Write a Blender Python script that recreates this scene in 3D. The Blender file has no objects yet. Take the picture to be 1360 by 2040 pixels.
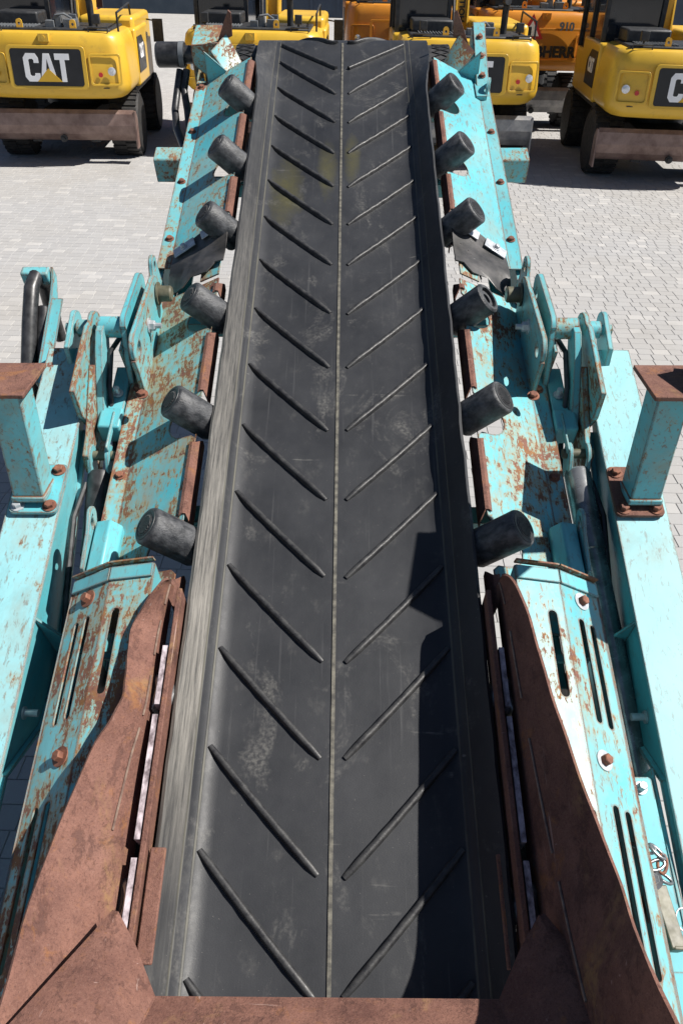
import bpy, bmesh, math, random
from mathutils import Vector, Matrix, geometry
random.seed(7)
R = math.radians
scene = bpy.context.scene
COL = scene.collection

# ------------------------------------------------------------------ camera, sky, sun, exposure
PITCH, ROLL, YAW = math.atan(1122 / 1600), R(1.5), R(.48)
CAM = Vector((.04, 0, 3.2))
def basis(roll):
    rz = Matrix.Rotation(YAW, 3, 'Z')
    r = rz @ Vector((1, 0, 0)); u = rz @ Vector((0, math.sin(PITCH), math.cos(PITCH)))
    f = rz @ Vector((0, math.cos(PITCH), -math.sin(PITCH)))
    r2 = r * math.cos(roll) + u * math.sin(roll); u2 = u * math.cos(roll) - r * math.sin(roll)
    return Matrix((r2, u2, f)).transposed()
B0, B1 = basis(0), basis(ROLL)
TILT = B1 @ B0.transposed()            # the machine stands 1.5 degrees out of level with the yard
cam = bpy.data.cameras.new('camera'); camo = bpy.data.objects.new('camera', cam); COL.objects.link(camo)
cam.sensor_fit = 'VERTICAL'; cam.sensor_height = 36; cam.lens = 1600 / 2040 * 36
cam.clip_start = .02; cam.clip_end = 500
camo.matrix_world = Matrix.Translation(CAM) @ Matrix((B1.col[0], B1.col[1], -B1.col[2])).transposed().to_4x4()
scene.camera = camo
SUN = Vector((.61, -.01, .785)).normalized()
world = bpy.data.worlds.new('World'); scene.world = world; world.use_nodes = True
wn = world.node_tree
sky = wn.nodes.new('ShaderNodeTexSky'); sky.sky_type = 'NISHITA'; sky.sun_disc = False; sky.air_density = .75; sky.dust_density = .4
sky.sun_elevation = math.asin(SUN.z); sky.sun_rotation = math.atan2(SUN.x, SUN.y)
wn.links.new(sky.outputs[0], wn.nodes['Background'].inputs[0]); wn.nodes['Background'].inputs[1].default_value = .05
sl = bpy.data.lights.new('sun', 'SUN'); sl.energy = 5.0; sl.angle = R(.5); sl.color = (1, .955, .89)
so = bpy.data.objects.new('sun', sl); COL.objects.link(so); so.rotation_euler = SUN.to_track_quat('Z', 'Y').to_euler()
so.location = (6, 0, 9)
vs = scene.view_settings; vs.view_transform = 'Standard'; vs.look = 'None'; vs.gamma = 1; vs.use_curve_mapping = False
vs.exposure = .6
scene.cycles.max_bounces = 5; scene.cycles.diffuse_bounces = 2; scene.cycles.glossy_bounces = 3

# conveyor frame: u to the right, v up along the belt, w out of the belt
AL, HGT = R(19.8), 2.38
M3 = TILT @ Matrix(((1, 0, 0), (0, math.cos(AL), math.sin(AL)), (0, -math.sin(AL), math.cos(AL)))).transposed()
P0 = CAM + TILT @ Vector((-.04, HGT * math.sin(AL), -HGT * math.cos(AL)))
UP = M3.transposed() @ Vector((0, 0, 1))          # true vertical in conveyor coordinates

# ------------------------------------------------------------------ mesh helpers
class MB:
    def __init__(s): s.v = []; s.f = []
    def add(s, vs_, fs):
        b = len(s.v); s.v += [Vector(p) for p in vs_]; s.f += [[b + i for i in q] for q in fs]; return s
    def box(s, a, b):
        x0, y0, z0 = a; x1, y1, z1 = b
        return s.add([(x0,y0,z0),(x1,y0,z0),(x1,y1,z0),(x0,y1,z0),(x0,y0,z1),(x1,y0,z1),(x1,y1,z1),(x0,y1,z1)],
                     [(0,3,2,1),(4,5,6,7),(0,1,5,4),(1,2,6,5),(2,3,7,6),(3,0,4,7)])
    def obox(s, c, X, Y, Z):       # centre and three half-axes
        c, X, Y, Z = Vector(c), Vector(X), Vector(Y), Vector(Z)
        P = [c + X*i + Y*j + Z*k for k in (-1,1) for (i,j) in ((-1,-1),(1,-1),(1,1),(-1,1))]
        return s.add(P, [(0,3,2,1),(4,5,6,7),(0,1,5,4),(1,2,6,5),(2,3,7,6),(3,0,4,7)])
    def bar(s, p, q, wid, hei, up=(0,0,1)):
        p, q = Vector(p), Vector(q); d = (q-p); L = d.length; d.normalize(); up = Vector(up)
        x = d.cross(up).normalized(); z = x.cross(d)
        return s.obox((p+q)/2, x*wid/2, d*L/2, z*hei/2)
    def tube(s, pts, r, n=16, cap=True, radii=None):
        pts = [Vector(p) for p in pts]; rings = []; prev = None
        for i, p in enumerate(pts):
            d = (pts[min(i+1, len(pts)-1)] - pts[max(i-1, 0)]).normalized()
            if prev is None:
                a = Vector((0,0,1)) if abs(d.z) < .9 else Vector((1,0,0)); x = d.cross(a).normalized()
            else: x = (prev - d * prev.dot(d)).normalized()
            prev = x; y = d.cross(x); rr = radii[i] if radii else r
            rings.append([p + (x*math.cos(2*math.pi*k/n) + y*math.sin(2*math.pi*k/n))*rr for k in range(n)])
        V = [q for g in rings for q in g]; F = []
        for i in range(len(pts)-1):
            for k in range(n):
                F.append((i*n+k, i*n+(k+1)%n, (i+1)*n+(k+1)%n, (i+1)*n+k))
        if cap: F.append(tuple(range(n))[::-1]); F.append(tuple((len(pts)-1)*n+k for k in range(n)))
        return s.add(V, F)
    def lathe(s, p, d, prof, n=24, cap=True):      # prof: (distance along d, radius)
        p, d = Vector(p), Vector(d).normalized()
        a = Vector((0,0,1)) if abs(d.z) < .9 else Vector((1,0,0)); x = d.cross(a).normalized(); y = d.cross(x)
        V = []; F = []
        for (t, r) in prof:
            V += [p + d*t + (x*math.cos(2*math.pi*k/n) + y*math.sin(2*math.pi*k/n))*r for k in range(n)]
        for i in range(len(prof)-1):
            for k in range(n): F.append((i*n+k, i*n+(k+1)%n, (i+1)*n+(k+1)%n, (i+1)*n+k))
        if cap: F.append(tuple(range(n))[::-1]); F.append(tuple((len(prof)-1)*n+k for k in range(n)))
        return s.add(V, F)
    def plate(s, loops, th, O, X, Y, N=None):       # 2-D loops (outer, holes) in the plane O + aX + bY, extruded by th along N
        O, X, Y = Vector(O), Vector(X), Vector(Y); N = Vector(N) if N else X.cross(Y).normalized()
        flat = [p for l in loops for p in l]
        tri = geometry.tessellate_polygon([[Vector((a, b, 0)) for a, b in l] for l in loops])
        n = len(flat); P = [O + X*a + Y*b for a, b in flat]
        V = P + [p + N*th for p in P]; F = [tuple(t) for t in tri] + [tuple(i+n for i in t[::-1]) for t in tri]
        k = 0
        for l in loops:
            m = len(l)
            for i in range(m): F.append((k+i, k+(i+1)%m, n+k+(i+1)%m, n+k+i))
            k += m
        return s.add(V, F)
    def sheet(s, grid, th):                          # a grid of points given thickness th (along averaged normals)
        nr, nc = len(grid), len(grid[0]); P = [[Vector(p) for p in r] for r in grid]
        def nrm(i, j):
            a = P[min(i+1,nr-1)][j] - P[max(i-1,0)][j]; b = P[i][min(j+1,nc-1)] - P[i][max(j-1,0)]
            return a.cross(b).normalized()
        V = [P[i][j] for i in range(nr) for j in range(nc)] + [P[i][j] - nrm(i,j)*th for i in range(nr) for j in range(nc)]
        o = nr*nc; F = []
        for i in range(nr-1):
            for j in range(nc-1):
                a = i*nc+j; F.append((a, a+1, a+nc+1, a+nc)); F.append((o+a, o+a+nc, o+a+nc+1, o+a+1))
        for j in range(nc-1):
            F.append((j, o+j, o+j+1, j+1)); a = (nr-1)*nc+j; F.append((a, a+1, o+a+1, o+a))
        for i in range(nr-1):
            a = i*nc; F.append((a, a+nc, o+a+nc, o+a)); a = i*nc+nc-1; F.append((a, o+a, o+a+nc, a+nc))
        return s.add(V, F)
    def bolt(s, p, d, r=.014, h=.012, washer=None):  # hexagon head, with a washer below it
        p, d = Vector(p), Vector(d).normalized()
        if washer: s.lathe(p, d, [(0, washer), (.004, washer)], 20); p = p + d*.004
        s.lathe(p, d, [(0, r), (h*.85, r), (h, r*.86)], 6); return s
    def mesh(s, name, off=None, smooth=35, fix=True):
        me = bpy.data.meshes.new(name)
        V = [p - off for p in s.v] if off is not None else s.v
        me.from_pydata([tuple(p) for p in V], [], s.f)
        if fix:
            bm = bmesh.new(); bm.from_mesh(me); bmesh.ops.recalc_face_normals(bm, faces=bm.faces); bm.to_mesh(me); bm.free()
        if smooth: me.shade_smooth(); me.set_sharp_from_angle(angle=R(smooth))
        me.update(); return me

def arc(cx, cy, r, a0, a1, n): return [(cx + r*math.cos(R(a0+(a1-a0)*i/n)), cy + r*math.sin(R(a0+(a1-a0)*i/n))) for i in range(n+1)]
def circ(cx, cy, r, n=16): return [(cx + r*math.cos(2*math.pi*i/n), cy + r*math.sin(2*math.pi*i/n)) for i in range(n)]
def slot(cx, y0, y1, r, n=6): return arc(cx, y1-r, r, 0, 180, n) + arc(cx, y0+r, r, 180, 360, n)
def rrect(x0, y0, x1, y1, r, n=4):
    return arc(x1-r, y0+r, r, -90, 0, n) + arc(x1-r, y1-r, r, 0, 90, n) + arc(x0+r, y1-r, r, 90, 180, n) + arc(x0+r, y0+r, r, 180, 270, n)

def link(o, parent=None):
    COL.objects.link(o)
    if parent: o.parent = parent
    return o
def tag(o, label=None, cat=None, group=None, kind=None):
    for k, v in (('label', label), ('category', cat), ('group', group), ('kind', kind)):
        if v: o[k] = v
    return o
BASE = {}
def thing(name, label, cat, base=(0,0,0), group=None, machine=True, rz=0):
    o = bpy.data.objects.new(name, None); o.empty_display_size = .2; link(o)
    b = Vector(base)
    o.matrix_world = (Matrix.Translation(P0 + M3 @ b) @ M3.to_4x4()) if machine else (Matrix.Translation(b) @ Matrix.Rotation(rz, 4, 'Z'))
    BASE[o.name] = b if machine else Vector((0,0,0))
    return tag(o, label, cat, group)
def root_of(o):
    while o.parent: o = o.parent
    return o
def part(parent, name, mb, mat, bevel=0, smooth=35, label=None, rust=None, fix=True):
    off = BASE[root_of(parent).name]
    me = mb.mesh(name, off, smooth, fix); me.materials.append(mat)
    o = bpy.data.objects.new(name, me); link(o, parent)
    if bevel:
        m = o.modifiers.new('edge', 'BEVEL'); m.width = bevel; m.segments = 2; m.limit_method = 'ANGLE'; m.angle_limit = R(40)
    if label: o['label'] = label
    if rust is not None: o['rust'] = rust
    return o
def again(o, off, parent=None):       # a copy of a part, same mesh, moved
    c = o.copy(); COL.objects.link(c); c.parent = parent or o.parent; c.location = o.location + Vector(off); return c
def copy_tree(o, parent=None):
    c = o.copy(); COL.objects.link(c)
    if parent: c.parent = parent
    for ch in list(o.children): copy_tree(ch, c)
    return c

# ------------------------------------------------------------------ materials
class NT:
    def __init__(s, name):
        s.m = bpy.data.materials.new(name); s.m.use_nodes = True; s.t = s.m.node_tree
        s.b = s.t.nodes['Principled BSDF']; s.co = s.n('ShaderNodeTexCoord').outputs['Object']
    def n(s, typ, **kw):
        nd = s.t.nodes.new(typ)
        for k, v in kw.items(): setattr(nd, k, v)
        return nd
    def set(s, sock, v):
        if hasattr(v, 'is_output'): s.t.links.new(v, sock)
        elif isinstance(v, tuple) and len(v) == 3 and sock.type == 'RGBA': sock.default_value = (*v, 1)
        else: sock.default_value = v
    def noise(s, scale, detail=4, rough=.55, vec=None, dist=0):
        nd = s.n('ShaderNodeTexNoise'); s.set(nd.inputs['Vector'], vec or s.co)
        for k, v in (('Scale', scale), ('Detail', detail), ('Roughness', rough), ('Distortion', dist)): nd.inputs[k].default_value = v
        return nd.outputs['Fac']
    def map(s, scale=(1,1,1), rot=(0,0,0), vec=None, loc=(0,0,0)):
        nd = s.n('ShaderNodeMapping'); s.set(nd.inputs['Vector'], vec or s.co)
        nd.inputs['Scale'].default_value = scale; nd.inputs['Rotation'].default_value = rot; nd.inputs['Location'].default_value = loc
        return nd.outputs[0]
    def math(s, op, a, b=0.0, c=0.0, clamp=False):
        nd = s.n('ShaderNodeMath', operation=op, use_clamp=clamp)
        for i, v in enumerate((a, b, c)): s.set(nd.inputs[i], v)
        return nd.outputs[0]
    def ramp(s, x, a, b, lo=0.0, hi=1.0):
        nd = s.n('ShaderNodeMapRange', clamp=True); s.set(nd.inputs[0], x)
        for i, v in enumerate((a, b, lo, hi)): s.set(nd.inputs[i+1], v)
        return nd.outputs[0]
    def mix(s, f, a, b):
        nd = s.n('ShaderNodeMix', data_type='RGBA'); s.set(nd.inputs[0], f); s.set(nd.inputs[6], a); s.set(nd.inputs[7], b); return nd.outputs[2]
    def bump(s, h, st=.3, d=.01):
        nd = s.n('ShaderNodeBump'); nd.inputs['Strength'].default_value = st; nd.inputs['Distance'].default_value = d; s.set(nd.inputs['Height'], h)
        s.t.links.new(nd.outputs[0], s.b.inputs['Normal'])
    def out(s, col=None, rough=None, metal=None, spec=None, coat=None):
        for k, v in (('Base Color', col), ('Roughness', rough), ('Metallic', metal), ('Specular IOR Level', spec), ('Coat Weight', coat)):
            if v is not None: s.set(s.b.inputs[k], v)
        return s.m
def objattr(t, name):
    a = t.n('ShaderNodeAttribute', attribute_type='OBJECT', attribute_name=name); return a.outputs['Fac']
def shifted(t):                        # object coordinates shifted per object so that repeats differ
    oi = t.n('ShaderNodeObjectInfo'); m = t.n('ShaderNodeVectorMath', operation='MULTIPLY_ADD')
    cmb = t.n('ShaderNodeCombineXYZ')
    for i in range(3): t.set(cmb.inputs[i], oi.outputs['Random'])
    t.set(m.inputs[0], cmb.outputs[0]); m.inputs[1].default_value = (17, 31, 23); t.set(m.inputs[2], t.co)
    return m.outputs[0]

def rust_colour(t, vec, dark=1.0):
    a = t.noise(9, 6, .7, vec); b = t.noise(48, 5, .68, vec); c = t.noise(3, 3, .5, vec); g = t.noise(420, 2, .6, vec)
    col = t.mix(t.ramp(a, .3, .72), (.125, .058, .045), (.245, .120, .088))
    col = t.mix(t.ramp(b, .58, .8, 0, .5), col, (.27, .12, .05))
    col = t.mix(t.ramp(c, .6, .75, 0, .4), col, (.235, .128, .10))
    col = t.mix(t.ramp(g, .55, .75, 0, .7), col, (.05, .025, .022))
    g2 = t.noise(150, 4, .75, vec)
    col = t.mix(t.ramp(g2, .54, .66, 0, .55), col, (.055, .027, .023)); col = t.mix(t.ramp(g2, .44, .34, 0, .4), col, (.26, .15, .115))
    return col, t.math('ADD', t.math('MULTIPLY', g2, .6), b) if False else t.math('ADD', b, t.math('MULTIPLY', g, .5))

def mat_rust():
    t = NT('rusty_steel'); v = shifted(t); col, h = rust_colour(t, v)
    stain = t.noise(2.3, 5, .6, t.map((1.6, .8, 1.6), (.4, .2, .9), v), 1.2)
    s2 = t.math('MULTIPLY', t.ramp(stain, .58, .7), t.ramp(t.noise(60, 3, .6, v), .35, .6))
    col = t.mix(t.math('MULTIPLY', s2, .8), col, (.30, .18, .08))
    fl = t.noise(16, 8, .78, t.map((1, .7, 1), (0, 0, .5), v), .3)
    col = t.mix(t.ramp(fl, .56, .60, 0, .55), col, (.075, .036, .03))
    col = t.mix(t.ramp(t.noise(7, 7, .75, v, .4), .57, .64, 0, .5), col, (.30, .13, .045))
    sc = t.noise(110, 2, .5, t.map((1, .03, .4), (.1, 0, .35), v)); sc2 = t.noise(95, 2, .5, t.map((.05, 1, .5), (0, .2, -.5), v))
    col = t.mix(t.math('MULTIPLY', t.math('MAXIMUM', t.ramp(sc, .70, .74), t.ramp(sc2, .73, .76)), t.ramp(a_ := t.noise(2.2, 3, .5, v), .45, .6, 0, .55)), col, (.42, .30, .26))
    h = t.math('ADD', h, t.math('MULTIPLY', t.ramp(fl, .54, .6), -.5))
    k = t.noise(1.9, 6, .62, t.map((1, .6, 1), (0, 0, 0), v), .6)
    paint = t.math('MULTIPLY', t.ramp(k, .69, .71), t.ramp(t.noise(40, 4, .7, v), .36, .44))
    col = t.mix(t.math('MULTIPLY', paint, objattr(t, 'rust')), col, (.05, .40, .42))
    h = t.math('ADD', h, t.math('MULTIPLY', t.noise(150, 4, .75, v), .8)); t.bump(h, .6, .004); return t.out(col, .76, 0, .3)
def mat_paint(name='turquoise_paint', base=(.082, .395, .455), light=(.175, .475, .515)):
    t = NT(name); v = shifted(t)
    a = t.noise(1.7, 5, .6, v); b = t.noise(11, 6, .68, t.map((1, .5, 1), (0, 0, -.6), v), .5)
    c = t.noise(62, 6, .74, t.map((1.0, .30, .8), (0, 0, -.75), v), .5)
    d = t.noise(30, 5, .66, t.map((.35, 1, .6), (.2, 0, .85), v), .4)
    r = objattr(t, 'rust')
    e2 = t.noise(150, 3, .7, t.map((1, .5, 1), (0, 0, .6), v))
    m = t.math('ADD', t.math('MULTIPLY', a, .45), t.math('ADD', t.math('MULTIPLY', b, .42), t.math('ADD', t.math('MULTIPLY', c, .50), t.math('ADD', t.math('MULTIPLY', d, .28), t.math('MULTIPLY', e2, .17)))))
    # edge wear from the rounded-normal difference
    bv = t.n('ShaderNodeBevel', samples=4); bv.inputs['Radius'].default_value = .011
    ge = t.n('ShaderNodeNewGeometry'); dt = t.n('ShaderNodeVectorMath', operation='DOT_PRODUCT')
    t.set(dt.inputs[0], bv.outputs[0]); t.set(dt.inputs[1], ge.outputs['Normal'])
    edge = t.ramp(dt.outputs['Value'], .995, .90)
    m = t.math('ADD', m, t.math('MULTIPLY', edge, t.math('ADD', .24, t.math('MULTIPLY', r, .45))))
    thr = t.math('SUBTRACT', 1.18, t.math('MULTIPLY', r, .335))
    mask = t.ramp(t.math('SUBTRACT', m, thr), -.004, .010); halo = t.ramp(t.math('SUBTRACT', m, thr), -.085, .0)
    rc, h = rust_colour(t, v)
    rc = t.mix(t.ramp(t.noise(21, 6, .75, v), .46, .66, 0, .8), rc, (.27, .135, .04))
    pc = t.mix(t.ramp(t.noise(2.2, 4, .6, v), .35, .7), base, light)
    pc = t.mix(t.ramp(t.noise(26, 4, .6, v), .62, .8, 0, .35), pc, (.20, .46, .44))
    pc = t.mix(objattr(t, 'sheen_tint'), pc, (.40, .64, .67))  # pale sheen of the sunlit beam tops, mixed into the paint colour
    grime = t.math('MULTIPLY', t.ramp(t.noise(5, 6, .72, t.map((1, .55, 1), (0, 0, .4), v), .6), .5, .72), .38)
    pc = t.mix(grime, pc, (.13, .22, .21))
    soft = t.math('MULTIPLY', t.ramp(t.noise(4.2, 6, .7, t.map((1, .6, 1), (0, 0, -.5), v), .5), .46, .68), t.math('MULTIPLY', r, .95))
    pc = t.mix(soft, pc, (.33, .215, .115))
    fine = t.math('MULTIPLY', t.ramp(c, .565, .60), t.ramp(r, .0, .6, .10, .85))
    pc = t.mix(fine, pc, (.17, .10, .07))
    pc = t.mix(t.math('MULTIPLY', halo, t.math('MULTIPLY', r, .95)), pc, (.33, .21, .06))
    col = t.mix(mask, pc, rc)
    hh = t.math('ADD', t.math('MULTIPLY', mask, -.6), t.math('MULTIPLY', h, t.math('MULTIPLY', mask, .35)))
    t.bump(t.math('ADD', hh, t.math('MULTIPLY', t.noise(6, 2, .5, v), .25)), .35, .003)
    return t.out(col, t.math('ADD', t.math('MULTIPLY', mask, .38), t.math('ADD', .37, t.math('MULTIPLY', t.noise(18, 4, .6, v), .12))), 0, t.ramp(mask, 0, 1, .40, .2))
def mat_belt():
    t = NT('belt_rubber'); sx = t.n('ShaderNodeSeparateXYZ'); t.set(sx.inputs[0], t.co); u, v = sx.outputs[0], sx.outputs[1]
    au = t.math('ABSOLUTE', u)
    a = t.noise(2.6, 6, .62, t.map((1, .8, 1))); b = t.noise(9, 6, .7, t.map((1.2, .8, 1))); g = t.noise(240, 3, .7)
    col = t.mix(t.ramp(a, .32, .7), (.0165, .0178, .021), (.036, .0375, .0415))
    col = t.mix(t.ramp(b, .58, .78, 0, .7), col, (.075, .074, .072))
    spk = t.math('MULTIPLY', t.ramp(t.noise(130, 2, .7), .70, .76), t.ramp(a, .4, .6, .1, .8))
    col = t.mix(spk, col, (.19, .18, .16))
    # scratches along the belt and smudges across it
    st = t.noise(60, 4, .6, t.map((1, .025, 1))); st2 = t.noise(38, 3, .6, t.map((.05, .7, 1), (0, 0, .5)))
    col = t.mix(t.math('MULTIPLY', t.ramp(st, .62, .74), .28), col, (.12, .12, .12))
    col = t.mix(t.math('MULTIPLY', t.ramp(st2, .68, .74), t.ramp(b, .45, .6, 0, .6)), col, (.16, .155, .145))
    # dusty dead-end pale patches
    p = t.noise(4.5, 5, .7, t.map((1, .6, 1), (0, 0, .3), None, (3, 1, 0)), .8)
    col = t.mix(t.math('MULTIPLY', t.ramp(p, .575, .68), t.ramp(t.noise(85, 3, .6), .4, .62, .1, .7)), col, (.12, .117, .11))
    # yellow stain where paint dust lies
    def blob(cu, cv, ru, rv):
        x = t.math('DIVIDE', t.math('SUBTRACT', u, cu), ru); y = t.math('DIVIDE', t.math('SUBTRACT', v, cv), rv)
        return t.ramp(t.math('ADD', t.math('MULTIPLY', x, x), t.math('ADD', t.math('MULTIPLY', y, y), t.math('MULTIPLY', b, 2.2))), 2.0, .6)
    yl = t.math('MAXIMUM', t.math('MAXIMUM', blob(-.27, 3.66, .10, .34), blob(-.07, 3.86, .06, .3)), blob(.06, 3.95, .05, .25))
    col = t.mix(t.math('MULTIPLY', yl, .6), col, (.105, .095, .030))
    # left edge band worn pale by the skirting; right edge kept dark for shade
    band = t.math('MULTIPLY', t.ramp(t.math('ADD', au, t.math('MULTIPLY', st, .02)), .410, .418), t.math('LESS_THAN', u, 0.0)); fade = t.ramp(v, 3.6, 1.2, .12, 1.0)
    bs = t.noise(85, 6, .72, t.map((1, .05, 1))); bs2 = t.noise(280, 4, .65, t.map((1, .06, 1)))
    bc = t.mix(t.ramp(bs, .34, .66), (.070, .068, .064), (.27, .255, .23))
    bc = t.mix(t.ramp(bs2, .6, .72, 0, .7), bc, (.05, .05, .05))
    near = t.ramp(v, .35, .9, .12, 1)
    col = t.mix(t.math('MULTIPLY', band, t.math('MULTIPLY', near, t.math('MULTIPLY', fade, t.ramp(bs, .25, .5, .55, .95)))), col, bc)
    # two pressed joint lines near each edge
    l1 = t.ramp(t.math('ABSOLUTE', t.math('SUBTRACT', au, .378)), .004, .002); l2 = t.ramp(t.math('ABSOLUTE', t.math('SUBTRACT', au, .405)), .003, .001)
    col = t.mix(t.math('MULTIPLY', t.math('MAXIMUM', l1, l2), t.ramp(t.noise(14, 3, .6, t.map((1, .4, 1))), .35, .6, .3, .9)), col, (.10, .095, .075))
    hgt = t.math('ADD', t.math('MULTIPLY', g, .25), t.math('SUBTRACT', t.math('MULTIPLY', bs2, t.math('MULTIPLY', band, .5)), t.math('MAXIMUM', l1, l2)))
    t.bump(hgt, .4, .003)
    return t.out(col, t.ramp(b, .3, .75, .42, .6), 0, .34)
def mat_simple(name, c1, c2, sc=8, rough=.5, metal=0, spec=.5, bump=0, bsc=60, coat=None, stretch=(1,1,1), lo=.38, hi=.64):
    t = NT(name); v = t.map(stretch, vec=shifted(t)); a = t.noise(sc, 6, .62, v)
    col = t.mix(t.ramp(a, lo, hi), c1, c2)
    if bump: t.bump(t.noise(bsc, 4, .65, v), bump, .004)
    return t.out(col, t.ramp(t.noise(sc*2.5, 4, .6, v), .3, .7, rough*.8, min(1, rough*1.2)), metal, spec, coat)
PAINT = mat_paint(); RUST = mat_rust(); BELT = mat_belt()
BLACK = mat_simple('black_rubber', (.018, .018, .02), (.05, .05, .051), 14, .5, bump=.3)
CLEAT = mat_simple('cleat_rubber', (.015, .015, .017), (.042, .042, .042), 30, .5, bump=.25)
ROLLER = mat_simple('idler_rubber', (.020, .022, .025), (.085, .087, .092), 26, .52, bump=.5, bsc=130, stretch=(1, 1.6, 1))
SEAM = mat_simple('dusty_seam', (.055, .052, .045), (.16, .15, .12), 40, .7)
STEEL = mat_simple('worn_steel', (.20, .20, .20), (.42, .42, .42), 20, .32, .85, bump=.15)
ZINC = mat_simple('zinc_plate', (.42, .44, .46), (.62, .63, .65), 22, .4, .45)
BOLTRUST = mat_simple('rusty_bolt', (.12, .045, .03), (.26, .105, .06), 30, .75, bump=.3)
FLAP = mat_simple('flap_rubber', (.016, .016, .016), (.075, .07, .068), 7, .48, bump=.2)
SKIRTRUB = mat_simple('skirt_rubber', (.14, .11, .12), (.58, .50, .53), 44, .8, bump=.3, stretch=(1, .6, 1))
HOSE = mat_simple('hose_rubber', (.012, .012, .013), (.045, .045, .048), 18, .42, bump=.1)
CYL_GLARE = mat_simple('cylinder_glare', (.12, .125, .13), (.30, .305, .31), 10, .26, .6, spec=.6)  # glare on black cylinder paint, put in as a grey colour
KHAKI = mat_simple('zinc_yellow', (.075, .07, .045), (.15, .14, .095), 15, .5, .0)
WELD = mat_simple('weld_metal', (.16, .10, .08), (.30, .22, .17), 30, .5, .2)
DARK = mat_simple('dark_steel', (.012, .013, .015), (.035, .036, .038), 12, .55)

# ================================================================== GROUND, PAVERS, BUILDING
def mat_ground():
    t = NT('yard_concrete'); br = t.n('ShaderNodeTexBrick'); t.set(br.inputs['Vector'], t.co)
    br.inputs['Color1'].default_value = (.36, .35, .34, 1); br.inputs['Color2'].default_value = (.45, .44, .425, 1); br.inputs['Mortar'].default_value = (.22, .21, .20, 1)
    br.inputs['Scale'].default_value = 1; br.inputs['Brick Width'].default_value = .17; br.inputs['Row Height'].default_value = .131; br.inputs['Mortar Size'].default_value = .004
    sx = t.n('ShaderNodeSeparateXYZ'); t.set(sx.inputs[0], t.co)
    far = t.math('MAXIMUM', t.math('MAXIMUM', t.ramp(sx.outputs[1], 19.7, 19.71), t.math('GREATER_THAN', t.math('ABSOLUTE', sx.outputs[0]), 8.95)), t.math('LESS_THAN', sx.outputs[1], .62))
    col = t.mix(far, t.mix(t.noise(8), (.28, .272, .26), (.36, .35, .335)), t.mix(t.ramp(t.noise(.5), .3, .7, 0, .35), br.outputs[0], (.33, .32, .30)))
    return t.out(col, .85, 0, .3)
def mat_paver():
    t = NT('concrete_paver'); oi = t.n('ShaderNodeObjectInfo'); ge = t.n('ShaderNodeNewGeometry')
    rnd = t.math('FRACT', t.math('ADD', oi.outputs['Random'], ge.outputs['Random Per Island']))
    wp = ge.outputs['Position']
    col = t.mix(rnd, (.335, .331, .329), (.375, .371, .368))
    col = t.mix(t.ramp(rnd, .88, .96, 0, .5), col, (.49, .475, .455))
    col = t.mix(t.ramp(t.noise(.45, 4, .6, wp), .42, .68, 0, .5), col, (.36, .34, .31))
    col = t.mix(t.ramp(t.noise(.9, 6, .68, wp), .56, .74, 0, .45), col, (.25, .243, .235))
    col = t.mix(t.ramp(t.noise(120, 3, .7, wp), .5, .75, 0, .45), col, (.25, .243, .237))
    col = t.mix(t.ramp(t.noise(35, 4, .7, wp), .60, .72, 0, .4), col, (.56, .55, .53))
    t.bump(t.noise(150, 4, .7, wp), .4, .004); return t.out(col, .82, 0, .3)
ground = bpy.data.objects.new('ground', MB().add([(-150,-60,-.006),(150,-60,-.006),(150,160,-.006),(-150,160,-.006)], [(0,1,2,3)]).mesh('ground', smooth=0, fix=False))
link(ground); tag(ground, kind='structure'); ground.data.materials.append(mat_ground()); BASE['ground'] = Vector((0,0,0))
PAV = mat_paver()
def paver_geo(mb, x, y, z, wx, wy, skew=0):
    g, c = .0009, .0032
    x0, x1, y0, y1 = x-wx/2+g, x+wx/2-g, y-wy/2+g, y+wy/2-g
    a = [(x0,y0,z-.005),(x1,y0,z-.005),(x1,y1,z-.005),(x0,y1,z-.005)]
    b = [(x0+c,y0+c,z),(x1-c,y0+c,z),(x1-c,y1-c,z),(x0+c,y1-c,z)]
    mb.add(a+b, [(4,5,6,7),(0,1,5,4),(1,2,6,5),(2,3,7,6),(3,0,4,7)])
def to_px(P):
    d = B1.transposed() @ (Vector(P) - CAM)
    return 680 + 1600*d.x/d.z, 1020 - 1600*d.y/d.z
def in_poly(x, y, poly):
    c = False
    for i in range(len(poly)):
        (x1, y1), (x2, y2) = poly[i], poly[i-1]
        if (y1 > y) != (y2 > y) and x < (x2-x1)*(y-y1)/(y2-y1)+x1: c = not c
    return c
OPEN = [[(1090,560),(1360,430),(1360,620),(1250,690),(1200,650)], [(1335,780),(1360,780),(1360,1150),(1325,1000)], [(1285,1500),(1345,1470),(1350,1760),(1310,1700)],
        [(0,500),(270,500),(230,600),(150,630),(50,550),(40,660),(0,655)], [(1185,690),(1250,700),(1240,720),(1180,720)]]
near, mass = [], MB()
ROW = .131
for j in range(-4, 142):
    y = 1.2 + j*ROW; x = -9 + random.random()*.2; xm = 9
    while x < xm:
        wx = random.choice((.11, .13, .13, .15, .17, .17, .20)); cx = x + wx/2
        P = (cx, y, random.gauss(0, .0006)); q = to_px(P); x += wx
        if q[1] < 260 and j > 90 and abs(cx) > 9: continue
        if 'v' and any(in_poly(q[0], q[1], o) for o in OPEN): near.append((q[1], P, wx))
        else: paver_geo(mass, *P, wx, ROW)
near.sort(reverse=True)
for _, P, wx in near[300:]: paver_geo(mass, *P, wx, ROW)
pm = {}
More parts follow.
